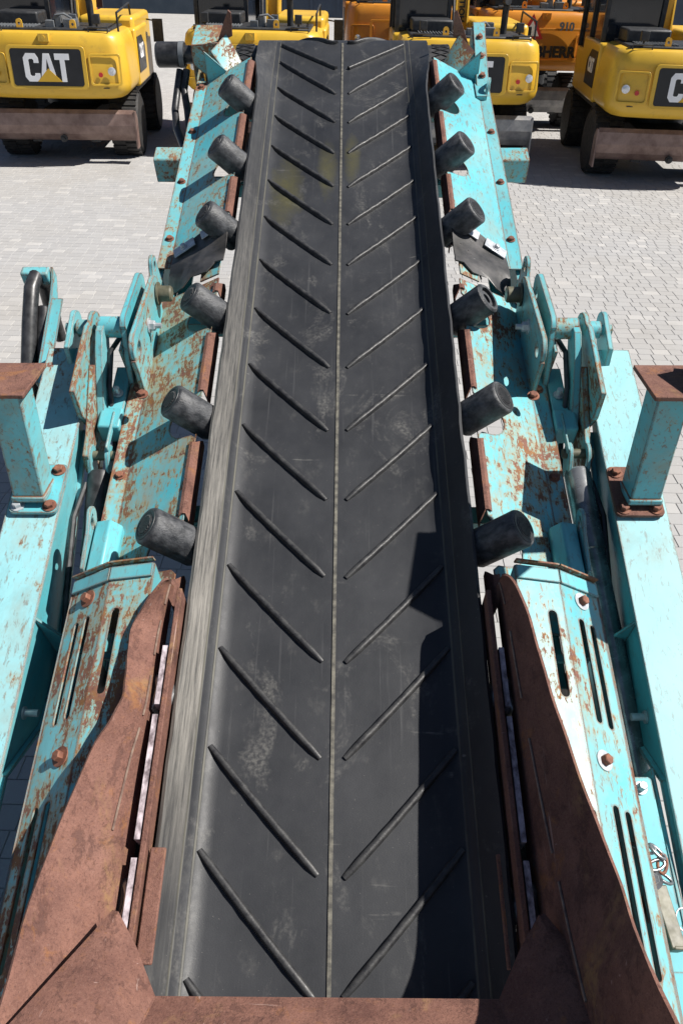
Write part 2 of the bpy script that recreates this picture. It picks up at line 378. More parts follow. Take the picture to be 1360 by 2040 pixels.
for _, P, wx in near[:300]:
    if wx not in pm:
        m_ = MB(); paver_geo(m_, 0, 0, 0, wx, ROW); pm[wx] = m_.mesh('paver', smooth=0, fix=False); pm[wx].materials.append(PAV)
    o = bpy.data.objects.new('paver', pm[wx]); link(o, ground); o.location = P; o.rotation_euler = (random.gauss(0, .003), random.gauss(0, .003), random.gauss(0, .004))
o = bpy.data.objects.new('paving', mass.mesh('paving', smooth=0, fix=False)); o.data.materials.append(PAV); link(o, ground); o['kind'] = 'stuff'

WALLBLUE = mat_simple('blue_cladding', (.022, .036, .062), (.032, .050, .082), 1.2, .5)
hall = thing('industrial_hall', 'long dark blue clad hall closing the far end of the yard', 'building', (0, 53, 0), machine=False)
part(hall, 'wall', MB().box((-45, 0, 0), (45, 12, 9)), WALLBLUE)
pr = part(hall, 'cladding_rib', MB().box((-44.9, -.06, .3), (-44.75, -.002, 9)), WALLBLUE)
for k in range(1, 60): again(pr, (k*1.5, 0, 0))
dr = part(hall, 'gate', MB().box((-13.4, -.14, 0), (-8.6, -.07, 5)), mat_simple('grey_blue_gate', (.03, .05, .075), (.045, .065, .09), 2, .5))

# ================================================================== EXCAVATORS IN THE YARD
def mat_machine(name, c, c2):
    t = NT(name); v = shifted(t); a = t.noise(1.2, 4, .6, v)
    col = t.mix(t.ramp(a, .35, .65), c, c2)
    col = t.mix(t.ramp(t.noise(6, 7, .75, v), .54, .75, 0, .4), col, (.20, .13, .05))
    return t.out(col, t.ramp(a, .3, .7, .28, .4), 0, .5)
YEL = mat_machine('yellow_paint', (.62, .375, .034), (.66, .41, .044)); ORA = mat_machine('orange_paint', (.56, .21, .02), (.60, .24, .025)); DYEL = mat_machine('red_orange_paint', (.50, .12, .03), (.55, .15, .04))
PLATE = mat_simple('black_decal', (.006, .006, .008), (.012, .012, .015), 6, .35); WHITE = mat_simple('white_lettering', (.72, .72, .74), (.8, .8, .8), 5, .4)
DECALYEL = mat_simple('yellow_lettering', (.58, .34, .02), (.60, .36, .03), 5, .4); GLASS = mat_simple('dark_glass', (.006, .010, .018), (.012, .018, .028), 2, .08, 0, .6)
LAMP = mat_simple('lamp_glass', (.55, .56, .58), (.75, .76, .78), 30, .12, .4); RED = mat_simple('red_reflector', (.45, .02, .02), (.5, .03, .03), 10, .3)
TYRE = mat_simple('tyre_rubber', (.012, .012, .013), (.035, .033, .031), 10, .7, bump=.3); GREY = mat_simple('grey_paint', (.10, .11, .12), (.16, .17, .18), 6, .5)
BLADER = mat_simple('blade_steel', (.16, .10, .085), (.30, .21, .18), 3.5, .5, .25, bump=.15); BLADEG = mat_simple('grey_blade_steel', (.20, .20, .21), (.36, .35, .34), 5, .4, .4, bump=.15)
LC = [(.86,.30),(.86,.16),(.70,0),(.18,0),(.0,.16),(.0,.84),(.18,1),(.70,1),(.86,.84),(.86,.66),(.58,.66),(.58,.76),(.52,.80),(.36,.80),(.29,.76),(.29,.24),(.36,.20),(.52,.20),(.58,.26),(.58,.30)]
LA = [(.0,0),(.30,1),(.66,1),(.96,0),(.68,0),(.63,.20),(.33,.20),(.28,0)]; LAH = [(.37,.40),(.59,.40),(.48,.82)]
LT = [(.28,0),(.28,.78),(.0,.78),(.0,1),(.84,1),(.84,.78),(.56,.78),(.56,0)]
def letters(mb_w, mb_y, O, X, Y, N, w, h):
    """Three block letters with the yellow triangle under the middle one."""
    sx = w/2.62
    for pts, hole, dx in ((LC, None, 0), (LA, LAH, .86), (LT, None, 1.80)):
        lp = [[((a+dx)*sx, b*h) for a, b in pts]]
        if hole: lp.append([((a+dx)*sx, b*h) for a, b in hole])
        mb_w.plate(lp, .006, O, X, Y, N)
    mb_y.plate([[(.66*sx, 0), (2.10*sx, 0), (1.36*sx, .47*h)]], .010, O, X, Y, N)

def excavator(name, label, X0, Y0, yaw, paint, blade_mat, style, group, logo=True):
    r = thing(name, label, 'excavator', (X0, Y0, 0), group, machine=False, rz=yaw)
    zb, zt = (1.06, 2.02) if style != 'far' else (1.2, 2.25)
    hw = 1.24
    def plan(t):        # t from -1 to 1 round the rear: left flank, left corner, rear arc, right corner, right flank
        a = abs(t); s_ = 1 if t >= 0 else -1
        if a < .55: x = a/.55*.98; y = .10*(x/.98)**2
        elif a < .75:
            k = (a-.55)/.2*math.pi/2; x = .98 + .26*math.sin(k); y = .10 + .34*(1-math.cos(k))
        else: x = hw; y = .44 + (a-.75)/.25*.95
        return s_*x, y
    lv = [(zb, .16), (zb+.03, .10), (zb+.12, .02), (zb+.22, .0), (zb+.50, .015), (zt-.20, .045), (zt-.08, .07), (zt-.02, .12), (zt, .20)]
    N_ = 60; g = MB(); V = []; F = []
    for z, ins in lv:
        for i in range(N_+1):
            x, y = plan(-1+2*i/N_); k = 1-ins/hw; V.append((x*k, y+ins*(1-.3*abs(x)/hw), z))
    n1 = N_+1
    for i in range(len(lv)-1):
        for j in range(N_): F.append((i*n1+j, i*n1+j+1, (i+1)*n1+j+1, (i+1)*n1+j))
    F.append(tuple(range(n1))[::-1]); F.append(tuple((len(lv)-1)*n1+j for j in range(n1)))
    for i in range(len(lv)-1): F.append((i*n1, (i+1)*n1, (i+1)*n1+N_, i*n1+N_))
    cw = part(r, 'counterweight', g.add(V, F), paint)
    part(cw, 'lower_seam', MB().plate([[(-.93,zb+.165),(.93,zb+.165),(.93,zb+.18),(-.93,zb+.18)]], .012, (0,.093,0), (1,0,0), (0,0,1), (0,-1,0)), PLATE)
    for s_ in (-1, 1): part(cw, 'grab_handle', MB().tube([(s_*.98,.22,zt-.01),(s_*.98,.22,zt+.06),(s_*.68,.22,zt+.06),(s_*.68,.22,zt-.01)], .013, 8), DARK)
    part(cw, 'camera_bracket', MB().box((-.08,.02,zt-.13), (.08,.12,zt-.02)).lathe((0,.03,zt-.07), (0,-1,0), [(0,.028),(.03,.028)], 12), paint)
    # raised frame and black name plate on the rear
    zc = zb+.47
    if logo:
        fr = part(cw, 'rear_panel', MB().plate([rrect(-.62,-.31,.62,.31,.07), rrect(-.555,-.262,.555,.262,.04)], .025, (0,.012,zc), (1,0,0), (0,.05,1), (0,-1,0)), paint, bevel=.012)
        pl = part(r, 'name_plate', MB().plate([rrect(-.555,-.262,.555,.262,.04)], .02, (0,.004,zc), (1,0,0), (0,.05,1), (0,-1,0)), PLATE)
        a, b = MB(), MB(); letters(a, b, Vector((-.36,-.030,zc-.20)), Vector((1,0,0)), Vector((0,.05,1)), Vector((0,-1,0)), .72, .40)
        part(pl, 'lettering', a, WHITE, smooth=0); part(pl, 'triangle', b, DECALYEL, smooth=0)
    else:
        part(cw, 'rear_panel', MB().plate([rrect(-.75,-.30,.75,.30,.05), rrect(-.70,-.26,.70,.26,.04)], .02, (0,.012,zc), (1,0,0), (0,.05,1), (0,-1,0)), paint, bevel=.008)
    for s_ in (-1, 1):
        lp = part(r, 'light_pod', MB().plate([rrect(-.25,-.24,.25,.22,.05), rrect(-.22,-.21,.22,.19,.04)], .022, (s_*.90,.088,zc-.02), (1,s_*.16,0), (0,.05,1), (s_*.16,-1,0)), paint, bevel=.008)
        part(lp, 'lamp', MB().lathe((s_*1.0,.075,zc-.05), (s_*.12,-1,0), [(0,.062),(.03,.062),(.035,.05)], 18), LAMP)
        part(lp, 'reflector', MB().lathe((s_*.82,.06,zc-.10), (s_*.12,-1,0), [(0,.035),(.03,.035)], 14), RED)
        # flank with its dark grille panel and small name plate
        sp = part(r, 'side_panel', MB().box((min(s_*.9,s_*hw)-.0, 1.40, zb+.04), (max(s_*.9,s_*hw), 2.95, zt-.03)), paint, bevel=.04)
        part(sp, 'grille', MB().plate([[(1.48,zb+.25),(2.3,zb+.25),(2.3,zt-.35),(2.0,zt-.16),(1.48,zt-.16)]], .012, (s_*(hw+.002),0,0), (0,1,0), (0,0,1), (s_,0,0)), PLATE)
        if logo:
            a, b = MB(), MB(); letters(a, b, Vector((s_*(hw+.016), 1.62 if s_ > 0 else 2.1, zb+.46)), Vector((0, s_, 0)), Vector((0,0,1)), Vector((s_,0,0)), .46, .22)
            a.v += b.v; a.f += [[i+len(a.v)-len(b.v) for i in q] for q in b.f]
            part(sp, 'lettering', a, WHITE, smooth=0)
        part(r, 'lift_eye', MB().plate([[(-.05,0),(.05,0),(.05,.10)]+arc(0,.12,.05,0,180,6)[1:-1]+[(-.05,.10)], circ(0,.10,.022,10)], .03, (s_*.42,.34,zt-.01), (1,0,0), (0,0,1), (0,1,0)), paint)
        part(r, 'rail_lamp', MB().tube([(s_*.8,.35,zt-.02),(s_*.8,.35,zt+.10)], .018, 8).box((s_*.8-.06,.30,zt+.10), (s_*.8+.06,.40,zt+.24)), DARK, bevel=.02)
    # engine deck with grille slats, exhaust, filter pot and hoses
    deck = part(r, 'engine_deck', MB().box((-1.0,.32,zt-.06), (1.0,1.6,zt+.035)), DARK, bevel=.02)
    sl_ = part(deck, 'grille_slat', MB().box((-.85,.42,zt+.036), (-.835,.95,zt+.055)), GREY)
    for k in range(1, 13): again(sl_, (k*.05, 0, 0))
    ek = MB()
    for (x, y, w_, h_) in ((-.05,.5,.14,.10),(.10,.55,.10,.16),(.24,.5,.18,.12),(.30,.7,.12,.18)): ek.box((x,y,zt+.03), (x+w_,y+.16,zt+.03+h_))
    ek.tube([(.05,.6,zt+.1),(.12,.55,zt+.2),(.25,.58,zt+.22),(.34,.7,zt+.15)], .02, 8)
    part(r, 'engine_fittings', ek, GREY, bevel=.01)
    part(r, 'exhaust_pipe', MB().tube([(.62,.9,zt),(.62,.9,zt+.35),(.62,.84,zt+.48),(.62,.72,zt+.52)], .055, 14), DARK)
    part(r, 'air_box', MB().box((-.95,.9,zt+.03), (-.25,1.55,zt+.22)), DARK, bevel=.03)
    part(r, 'hand_rail', MB().tube([(1.1,.55,zt-.02),(1.1,.55,zt+.25),(1.1,1.9,zt+.32),(1.1,2.0,zt-.02)], .017, 8), DARK)
    # tank housing, cab, boom
    part(r, 'tank_housing', MB().box((.25,1.62,zb), (1.2,3.6,zt+.14)), paint, bevel=.07)
    part(r, 'turntable', MB().box((-1.15,1.4,zb-.06), (1.15,3.9,zb+.02)).lathe((0,2.2,.74), (0,0,1), [(0,.62),(.2,.62)], 24), DARK)
    cab = part(r, 'cab', MB().box((-1.2,1.62,zb), (-.22,3.75,zt-.25)), paint, bevel=.05)
    pi_ = part(cab, 'cab_pillar', MB().box((-1.205,1.625,zt-.25), (-1.135,1.695,3.02)), DARK)
    for (x, y) in ((.92,0),(0,2.04),(.92,2.04),(0,1.04)): again(pi_, (x, y, 0))
    # glazing and roof
    part(cab, 'cab_glass', MB().box((-1.16,1.68,zt-.25), (-.26,3.68,2.98)), GLASS); part(cab, 'cab_roof', MB().box((-1.2,1.62,2.98), (-.22,3.75,3.1)), paint, bevel=.04)
    bo = MB()
    for x in (.0, .22): bo.plate([[(2.6,1.2),(3.1,1.2),(3.9,3.6),(4.6,4.6),(4.2,4.9),(3.2,3.9)]], .03, (x,0,0), (0,1,0), (0,0,1), (1,0,0))
    bo.box((.03,2.9,1.5), (.22,3.3,3.0))
    part(r, 'boom', bo, paint); part(r, 'boom_hose', MB().tube([(-.05,2.5,1.8),(-.06,2.8,2.5),(-.05,3.2,3.2),(-.05,3.8,4.1)], .03, 8), HOSE)
    part(r, 'mirror', MB().tube([(1.18,3.2,zt),(1.38,3.1,zt-.02),(1.42,3.05,zt-.28)], .016, 8).box((1.33,3.0,zt-.36), (1.52,3.05,zt+.02)), DARK, bevel=.01)
    # undercarriage
    part(r, 'chassis', MB().box((-.45,.75,.42), (.45,4.2,.78)).box((-1.2,.9,.5), (1.2,1.15,.66)).box((-1.2,3.4,.5), (1.2,3.65,.66)), DARK, bevel=.02)
    wh = None
    def wheel(s_, y):
        w_ = MB(); c = (s_*.72, y, .52)
        w_.lathe(c, (s_,0,0), [(0,.30),(.0,.46),(.04,.515),(.44,.515),(.50,.46),(.50,.30)], 36)
        ty = part(r, 'wheel', MB().lathe((s_*.78,y,.52), (s_,0,0), [(0,.3),(.3,.3),(.34,.12),(.40,.12)], 20), GREY)
        lug = MB()
        for k in range(28):
            a = 2*math.pi*k/28
            for q in (0, 1):
                aa = a + (.11 if q else 0); d = Vector((0, math.cos(aa), math.sin(aa))); tng = Vector((0, -math.sin(aa), math.cos(aa)))
                lug.obox(Vector((s_*(.84 if not q else 1.08), y, .52)) + d*.52, (.115,0,0), tng*.033, d*.014)
        w_.v, w_.f = w_.v, w_.f
        t_ = part(ty, 'tyre', w_, TYRE); part(ty, 'tread_lugs', lug, TYRE)
    for s_ in (-1, 1): wheel(s_, 1.25); wheel(s_, 3.75)
    bl = MB(); P = [(0,.98),(-.05,.92),(-.07,.74),(-.03,.60),(.06,.50),(.10,.48),(.14,.50),(.02,.62),(0,.74),(.02,.92)]
    bl.plate([P], 2.44, (-1.22,.42,-.12), (0,1,0), (0,0,1), (1,0,0))
    b_ = part(r, 'dozer_blade', bl, blade_mat, smooth=20)
    part(b_, 'end_plate', MB().plate([[(-.09,.14),(.16,.14),(.16,.60),(.05,.72),(-.05,.72)]], .025, (1.222,.42,.12), (0,1,0), (0,0,1), (1,0,0)), blade_mat)
    part(b_, 'end_plate', MB().plate([[(-.09,.14),(.16,.14),(.16,.60),(.05,.72),(-.05,.72)]], .025, (-1.247,.42,.12), (0,1,0), (0,0,1), (1,0,0)), blade_mat)
    part(b_, 'coupling_pin', MB().lathe((.0,.36,.42), (0,-1,0), [(0,.06),(.05,.06),(.05,.03),(.09,.03)], 12), DARK)
    again(part(r, 'blade_arm', MB().bar((-.5,.5,.4), (-.5,1.4,.6), .16, .14), DARK), (1, 0, 0)); part(r, 'blade_ram', MB().tube([(-.2,.55,.55),(-.2,1.2,.7)], .05, 10), DARK)
    return r
G = 'wheeled excavators parked in the yard'
excavator('wheeled_excavator', 'yellow excavator at the far left with whole name plate and lit rusty blade', -5.0, 14.6, R(5), YEL, BLADER, 'near', G)
excavator('wheeled_excavator', 'yellow excavator behind the left head bracket, its rear plain and mostly hidden', -1.85, 15.7, R(0), YEL, BLADER, 'near', G, logo=False)
e3 = excavator('wheeled_excavator', 'yellow excavator behind the right head bracket, grey blade, half its plate covered', 1.86, 15.2, R(1.0), YEL, BLADEG, 'near', G)
excavator('wheeled_excavator', 'yellow excavator cut off at the right edge, rear and blade in shade', 5.22, 14.2, R(-3), YEL, BLADER, 'near', G)
e5 = excavator('wheeled_excavator', 'orange excavator of the back row with red warning triangle and black lettering', 3.75, 19.0, R(2), ORA, BLADEG, 'far', G, logo=False)
e6 = excavator('wheeled_excavator', 'reddish orange excavator standing behind the leftmost yellow one', -8.0, 20.2, R(-3), DYEL, BLADER, 'far', G, logo=False)
e7 = excavator('wheeled_excavator', 'orange excavator of the back row carrying a red and white striped marker', .95, 20.2, R(3), ORA, BLADER, 'far', G, logo=False)
def text(parent, name, body, size, loc, rot, mat, ex=.004, bold=.02):
    c = bpy.data.curves.new(name, 'FONT'); c.body = body; c.size = size; c.extrude = ex; c.offset = bold*size; c.align_x = 'CENTER'; c.align_y = 'CENTER'; c.resolution_u = 3
    q = bpy.data.objects.new(name, c); me = bpy.data.meshes.new_from_object(q); bpy.data.objects.remove(q)
    o = bpy.data.objects.new(name, me); me.materials.append(mat); link(o, parent); o.location = loc; o.rotation_euler = rot; return o
text(e5, 'lettering', 'LIEBHERR', .27, (.08,-.03,1.55), (R(90),0,0), PLATE, .01, .045)
text(e5, 'lettering', '910', .20, (.42,-.0,2.0), (R(88),0,0), GREY, .01, .04)
mk = part(e7, 'striped_marker', MB().box((.35,-.02,1.75), (.75,.0,2.2)), WHITE)
for k in range(3): part(mk, 'red_stripe', MB().plate([[(.35,1.77+.15*k),(.75,1.92+.15*k-.04),(.75,1.99+.15*k-.04),(.35,1.84+.15*k)]], .004, (0,-.021,0), (1,0,0), (0,0,1), (0,-1,0)), RED)
text(e3, 'lettering', 'NEW HOLLAND', .15, (.125,2.885,2.25), (R(90),R(-90),0), PLATE, .006, .03)
tr = part(e5, 'warning_triangle', MB().plate([[(-.24,-.2),(.24,-.2),(0,.24)]], .012, (-.28,-.0,1.98), (1,0,0), (0,0,1), (0,-1,0)), RED)
part(tr, 'triangle_face', MB().plate([[(-.15,-.15),(.15,-.15),(0,.12)]], .006, (-.28,-.013,1.98), (1,0,0), (0,0,1), (0,-1,0)), WHITE)

# ================================================================== THE CONVEYOR
conv = thing('belt_conveyor', 'black chevron belt conveyor rising between chipped turquoise side panels', 'conveyor', (0, 0, 0))
TH = .012
def trough(v):                          # how far the wings are folded up, 1 along the run, 0 at the head drum
    return max(0., min(1., (5.32 - v)/.95))
def prof(v, n=9):
    k = trough(v); k = k*k*(3-2*k); P = [(0, 0), (.12, 0), (.24, 0), (.33, 0)]; u, w = .33, 0; m = 8
    for i in range(m):
        a = R(57)*k*min(1, (i+.7)/4); d = .188/m; u += d*math.cos(a); w += d*math.sin(a); P.append((u, w))
    return P
def surf(au, v):
    P = prof(v)
    for (a, b), (c, d) in zip(P, P[1:]):
        if au <= c: return b + (d-b)*(au-a)/(c-a)
    return P[-1][1]
DR = .20
vs_ = [(-.4 + 5.6*i/70) for i in range(71)]
rows = []
for v in vs_:
    P = prof(v); rng = random.Random(int(v*1000)); e = rng.gauss(0, .0014)
    rows.append([(-a, v, b) for a, b in P[::-1]][:-1] + [(a, v, b) for a, b in P]); rows[-1][0] = (rows[-1][0][0]+e, v, rows[-1][0][2]); rows[-1][-1] = (rows[-1][-1][0]+e, v, rows[-1][-1][2])
P = prof(6)
for i in range(1, 15):
    a = math.pi*i/14; rows.append([(x, 5.2+DR*math.sin(a), -DR+DR*math.cos(a)) for x in ([-q[0] for q in P[::-1]][:-1] + [q[0] for q in P])])
for v in (4, 2, .2, -.4): rows.append([(x, v, -2*DR) for x in ([-q[0] for q in P[::-1]][:-1] + [q[0] for q in P])])
belt = part(conv, 'belt', MB().sheet(rows, -TH), BELT, smooth=60)
# make sure thickness goes downward: rows run along +v, columns along +u
part(belt, 'centre_seam', MB().box((-.0055, -.35, .0006), (.0055, 5.2, .0042)), SEAM)
cm = {}
for s in (-1, 1):
    mb = MB(); rings = []; n = 14
    for i in range(n+1):
        t = i/n; au = .036 + .33*t; vv = .335*t + .022*t*t; rings.append((s*au, vv))
    V = []; F = []
    for i, (u, vv) in enumerate(rings):
        a = Vector((rings[min(i+1,n)][0]-rings[max(i-1,0)][0], rings[min(i+1,n)][1]-rings[max(i-1,0)][1], 0)).normalized(); q = Vector((-a.y, a.x, 0))
        e = min(1, .35+.65*min(i, n-i)/1.5)
        for (k, hh) in ((-.0125, -.002), (-.0105, .0125), (-.0065, .017), (.0045, .017), (.0085, .013), (.0125, -.002)):
            p_ = Vector((u, vv, 0)) + q*k*(.6+.4*e); V.append((p_.x, p_.y, surf(abs(p_.x), 2) + (hh*e*(1+.10*math.sin(i*2.7+s)) if hh > 0 else hh)))
    for i in range(n):
        for k in range(5): F.append((i*6+k, i*6+k+1, (i+1)*6+k+1, (i+1)*6+k))
    F += [tuple(range(6))[::-1], tuple(n*6+k for k in range(6))]
    mb.add(V, F); me = mb.mesh('cleat', None, 50); me.materials.append(CLEAT); cm[s] = me
CL = [-.155, .165, .453, .776, 1.088, 1.402, 1.726, 2.064, 2.405, 2.74, 3.075, 3.38, 3.692, 3.996, 4.294, 4.596]
for i, v in enumerate(CL):
    for s in (-1, 1):
        o = bpy.data.objects.new('cleat', cm[s]); link(o, belt); o.location = (0, v + random.gauss(0, .003), 0)
for v in (4.885, ):
    for s in (-1, 1):                   # the last pair lies where the belt has flattened
        mb = MB(); V = []; F = []; n = 14
        for i in range(n+1):
            t = i/n; u = s*(.036+.33*t); vv = v + .28*t
            for (k, hh) in ((-.0125, -.002), (-.0105, .0125), (-.0065, .017), (.0045, .017), (.0085, .013), (.0125, -.002)): V.append((u - s*k*.7, vv + k*.7, surf(abs(u), vv) + hh))
        for i in range(n):
            for k in range(5): F.append((i*6+k, i*6+k+1, (i+1)*6+k+1, (i+1)*6+k))
        F += [tuple(range(6))[::-1], tuple(n*6+k for k in range(6))]
        part(belt, 'cleat', mb.add(V, F), CLEAT, smooth=50)
for s in (-1, 1):                       # the pair bending over the head drum
    mb = MB(); V = []; F = []; n = 14
    for i in range(n+1):
        t = i/n; u = s*(.036+.33*t); vv = 5.168 + .28*t; a = max(0, (vv-5.2)/DR)
        for (k, hh) in ((-.0125, -.002), (-.0105, .0125), (-.0065, .017), (.0045, .017), (.0085, .013), (.0125, -.002)):
            kk = k*.7; r_ = DR + hh; aa = a + kk/DR
            V.append((u - s*kk, 5.2 + r_*math.sin(aa), -DR + r_*math.cos(aa)))
    for i in range(n):
        for k in range(5): F.append((i*6+k, i*6+k+1, (i+1)*6+k+1, (i+1)*6+k))
    F += [tuple(range(6))[::-1], tuple(n*6+k for k in range(6))]
    part(belt, 'cleat', mb.add(V, F), CLEAT, smooth=50)

# idler rollers: 45 degree wing rollers poking out past the belt edge
def idler(s, v, mat, out, open_end=False):
    d = Vector((s*.7071, 0, .7071)); a = Vector((s*.478, v, .029)); L = ((Vector((s*out, v, 0)) - Vector((a.x, v, 0))).length)/.7071
    r0 = .067; mb = MB()
    if open_end: pf = [(0,.04),(.0,r0-.006),(.012,r0),(L-.008,r0),(L,r0-.008),(L,.046),(L-.03,.046),(L-.03,.038),(L-.012,.038),(L-.012,.022),(L-.05,.022)]
    else: pf = [(0,.04),(.0,r0-.006),(.012,r0),(.05,r0+random.uniform(-.001,.0015)),(L*.6,r0+random.uniform(-.001,.0015)),(L-.010,r0),(L-.003,r0-.004),(L,r0-.010)]
    o = part(conv, 'idler_roller', mb.lathe(a, d, pf, 36), mat, smooth=40)
    if not open_end:
        p = a + d*L; m2 = MB().lathe(p - d*.001, d, [(0,r0-.011),(.003,r0-.012),(.003,.046),(.0015,.045),(.0015,.040),(.0035,.039)], 30)
        q = Vector((0,1,0)); z = d.cross(q)
        for k in range(-4, 5):           # the pressed ribs of the cap
            w_ = math.sqrt(max(0, .034**2 - (k*.0075)**2)); m2.obox(p + d*.003 + z*k*.0075, q*w_, z*.0022, d*.0016)
        part(o, 'end_cap', m2, BLACK, smooth=40)
    part(o, 'shaft', MB().tube([(s*.30,v,-.149),(s*.478,v,.029)], .018, 10), DARK)
    part(o, 'shaft_bracket', MB().plate([[(.27,-.25),(.34,-.25),(.34,-.13),(.30,-.12),(.27,-.17)]], .012, (0,v+.03,0), (s,0,0), (0,0,1), (0,1,0)), DARK)
    return o
IDV = [1.485, 2.075, 2.665, 3.235, 3.79, 4.375]
for s in (-1, 1):
    for i, v in enumerate(IDV):
        vv = v + (.012*s if i else .01)
        idler(s, vv - (.03 if (s > 0 and i == 2) else 0), ROLLER, .624 + random.uniform(-.004, .004), s > 0 and i == 2)
    for v in (.93, .36): idler(s, v, STEEL, .56)

# side panels: bent sheet with roller slots, inner lip and outer flange
SL = math.atan2(.138, .27)
def panel(s, v0, v1, rust, lab):
    X = Vector((s*math.cos(SL), 0, -math.sin(SL))); Y = Vector((0,1,0)); L = .303
    O = Vector((s*.53, 0, .083)); vr = [v for v in IDV if v0-.1 < v < v1+.1]
    out = [(L, v0), (L, v1)]; cur = v1; lips = []
    pts = []
    top = v1
    inner = []
    edge = v1
    for v in sorted(vr, reverse=True):
        v = v + .012*s; a, b = v+.088, v-.088
        if a < v1 - .02:
            inner.append((0, min(edge, v1))); lips.append((edge, a)); inner.append((0, a+.02)); inner.append((.02, a))
        else: inner.append((.07, v1))
        if b > v0 + .02:
            inner += arc(.05, v, .085, 78 if a < v1-.02 else 20, -78, 8); inner += [(.02, b), (0, b-.02)]; edge = b
        else: inner += arc(.05, v, .085, 78, 0, 5); edge = v0
    if edge > v0: inner.append((0, v0)); lips.append((edge, v0))
    else: inner.append((.16, v0))
    mb = MB().plate([out + inner], .006, O, X, Y, Vector((-s*math.sin(SL)*-1*-1, 0, -math.cos(SL))))
    E_ = O + X*L
    mb.add([], [])
    mb.obox(E_ + Vector((s*.032, (v0+v1)/2, -.004)), (.033,0,0), (0,(v1-v0)/2,0), (0,0,.0032))
    mb.obox(E_ + Vector((s*.064, (v0+v1)/2, -.03)), (.003,0,0), (0,(v1-v0)/2-.001,0), (0,0,.026))
    p = part(conv, 'side_panel', mb, PAINT, rust=rust, label=lab, smooth=25)
    for hi, lo in lips:
        if hi - lo < .03: continue
        g = []
        hi2, lo2 = hi - .012, lo + .012
        for k in range(7):
            v = hi2 + (lo2-hi2)*k/6; row = [Vector((s*a_, v + (.5-k/6)*2.2*max(0, b_-.055)*-1, b_)) for a_, b_ in ((.545,.0795),(.534,.0852),(.527,.0850),(.511,.0600),(.5085,.0540),(.5085,.022))]; g.append(row)
        part(p, 'panel_lip', MB().sheet(g, .005*s), RUST, rust=0, smooth=22)
    n = max(2, int((v1-v0)/.42))
    for k in range(n):
        v = v0 + .22 + (v1-v0-.3)*k/max(1, n-1)
        part(p, 'bolt', MB().bolt(E_ + Vector((s*.03, v, -.0008)), (0,0,1), .015, .012, .021), BOLTRUST)
    return p
panel(-1, 1.20, 2.88, .76, 'heavily rusted lower panel on the lit side'); panel(1, 1.20, 2.88, .66, 'rust scratched lower panel partly in shade')
panel(-1, 3.12, 4.86, .64, 'upper panel with brown flaked patches'); panel(1, 3.12, 4.86, .36, 'upper panel with mostly sound pale paint')
for s in (-1, 1):
    ch = MB()
    for (a, b) in ((1.15, 2.90), (3.08, 4.95)):
        ch.box((min(s*.835,s*.855), a, -.34), (max(s*.835,s*.855), b, -.085)); ch.box((min(s*.77,s*.834), a, -.355), (max(s*.77,s*.834), b, -.341))
    part(conv, 'side_channel', ch, PAINT, rust=.2)
    st = MB().plate([rrect(-.065,-.07,.065,.07,.015), rrect(-.055,-.06,.055,.06,.01)], .15, (s*.862, 4.10, -.13), (0,1,0), (0,0,1), (s,0,0))
    part(conv, 'square_stub', st, PAINT, bevel=.003, rust=.6); 
    part(conv, 'stub_plug', MB().box((min(s*.868,s*1.008), 4.04, -.195), (max(s*.868,s*1.008), 4.16, -.065)), RUST, rust=.4)
# crossmembers under the belt
for v in (1.8, 2.95, 4.1): part(conv, 'crossmember', MB().box((-.83, v, -.33), (.83, v+.08, -.25)), PAINT, rust=.2)

# rubber flaps over the folding joint, each held by two clamp plates
for s in (-1, 1):
    g = []
    for j in range(9):
        v = 3.30 - .34*j/8; row = []
        for i in range(8):
            u = .515 + .27*i/7; w = .098 - (u-.53)*.51 + .006 + .008*math.sin(j*.9+i*.7) - (.02 if j > 5 and i > 5 else 0); vv = v - .09*(i/7)*(1 if j < 8 else .6) + (.02*math.sin(i*2.1) if j == 8 else 0)
            row.append((s*u, vv, w))
        g.append(row)
    f_ = part(conv, 'rubber_flap', MB().sheet(g, .006*s), FLAP, smooth=50)
    for (u, v, dv) in ((.60, 3.235, .0), (.73, 3.185, .0)):
        N = Vector((s*math.sin(SL), 0, math.cos(SL))); X = Vector((s*math.cos(SL), -.32, -math.sin(SL))).normalized(); Y = N.cross(X)
        c = Vector((s*u, v, .083-(u-.53)*.51+.030))
        part(f_, 'clamp_plate', MB().obox(c, X*.058, Y*.034, N*.003).bolt(c + N*.003, N, .013, .014, .018), ZINC, bevel=.0015)
    if s > 0:                           # torn strands of the right flap
        tt = MB()
        for k in range(9):
            a = Vector((.53+.012*k, 3.2-.02*k+random.uniform(-.03,.03), .06-.004*k)); tt.tube([a, a+Vector((random.uniform(-.03,.03), -.04, .03)), a+Vector((random.uniform(-.05,.05), -.08, .0))], .004, 5)
        part(f_, 'torn_strand', tt, FLAP)
    part(conv, 'joint_plate', MB().plate([[(0,2.90),(.10,2.90),(.10,3.0),(0,3.03)]], .006, (s*.531,0,.089), (s*math.cos(SL),0,-math.sin(SL)), (0,1,0)), PAINT, rust=.75)

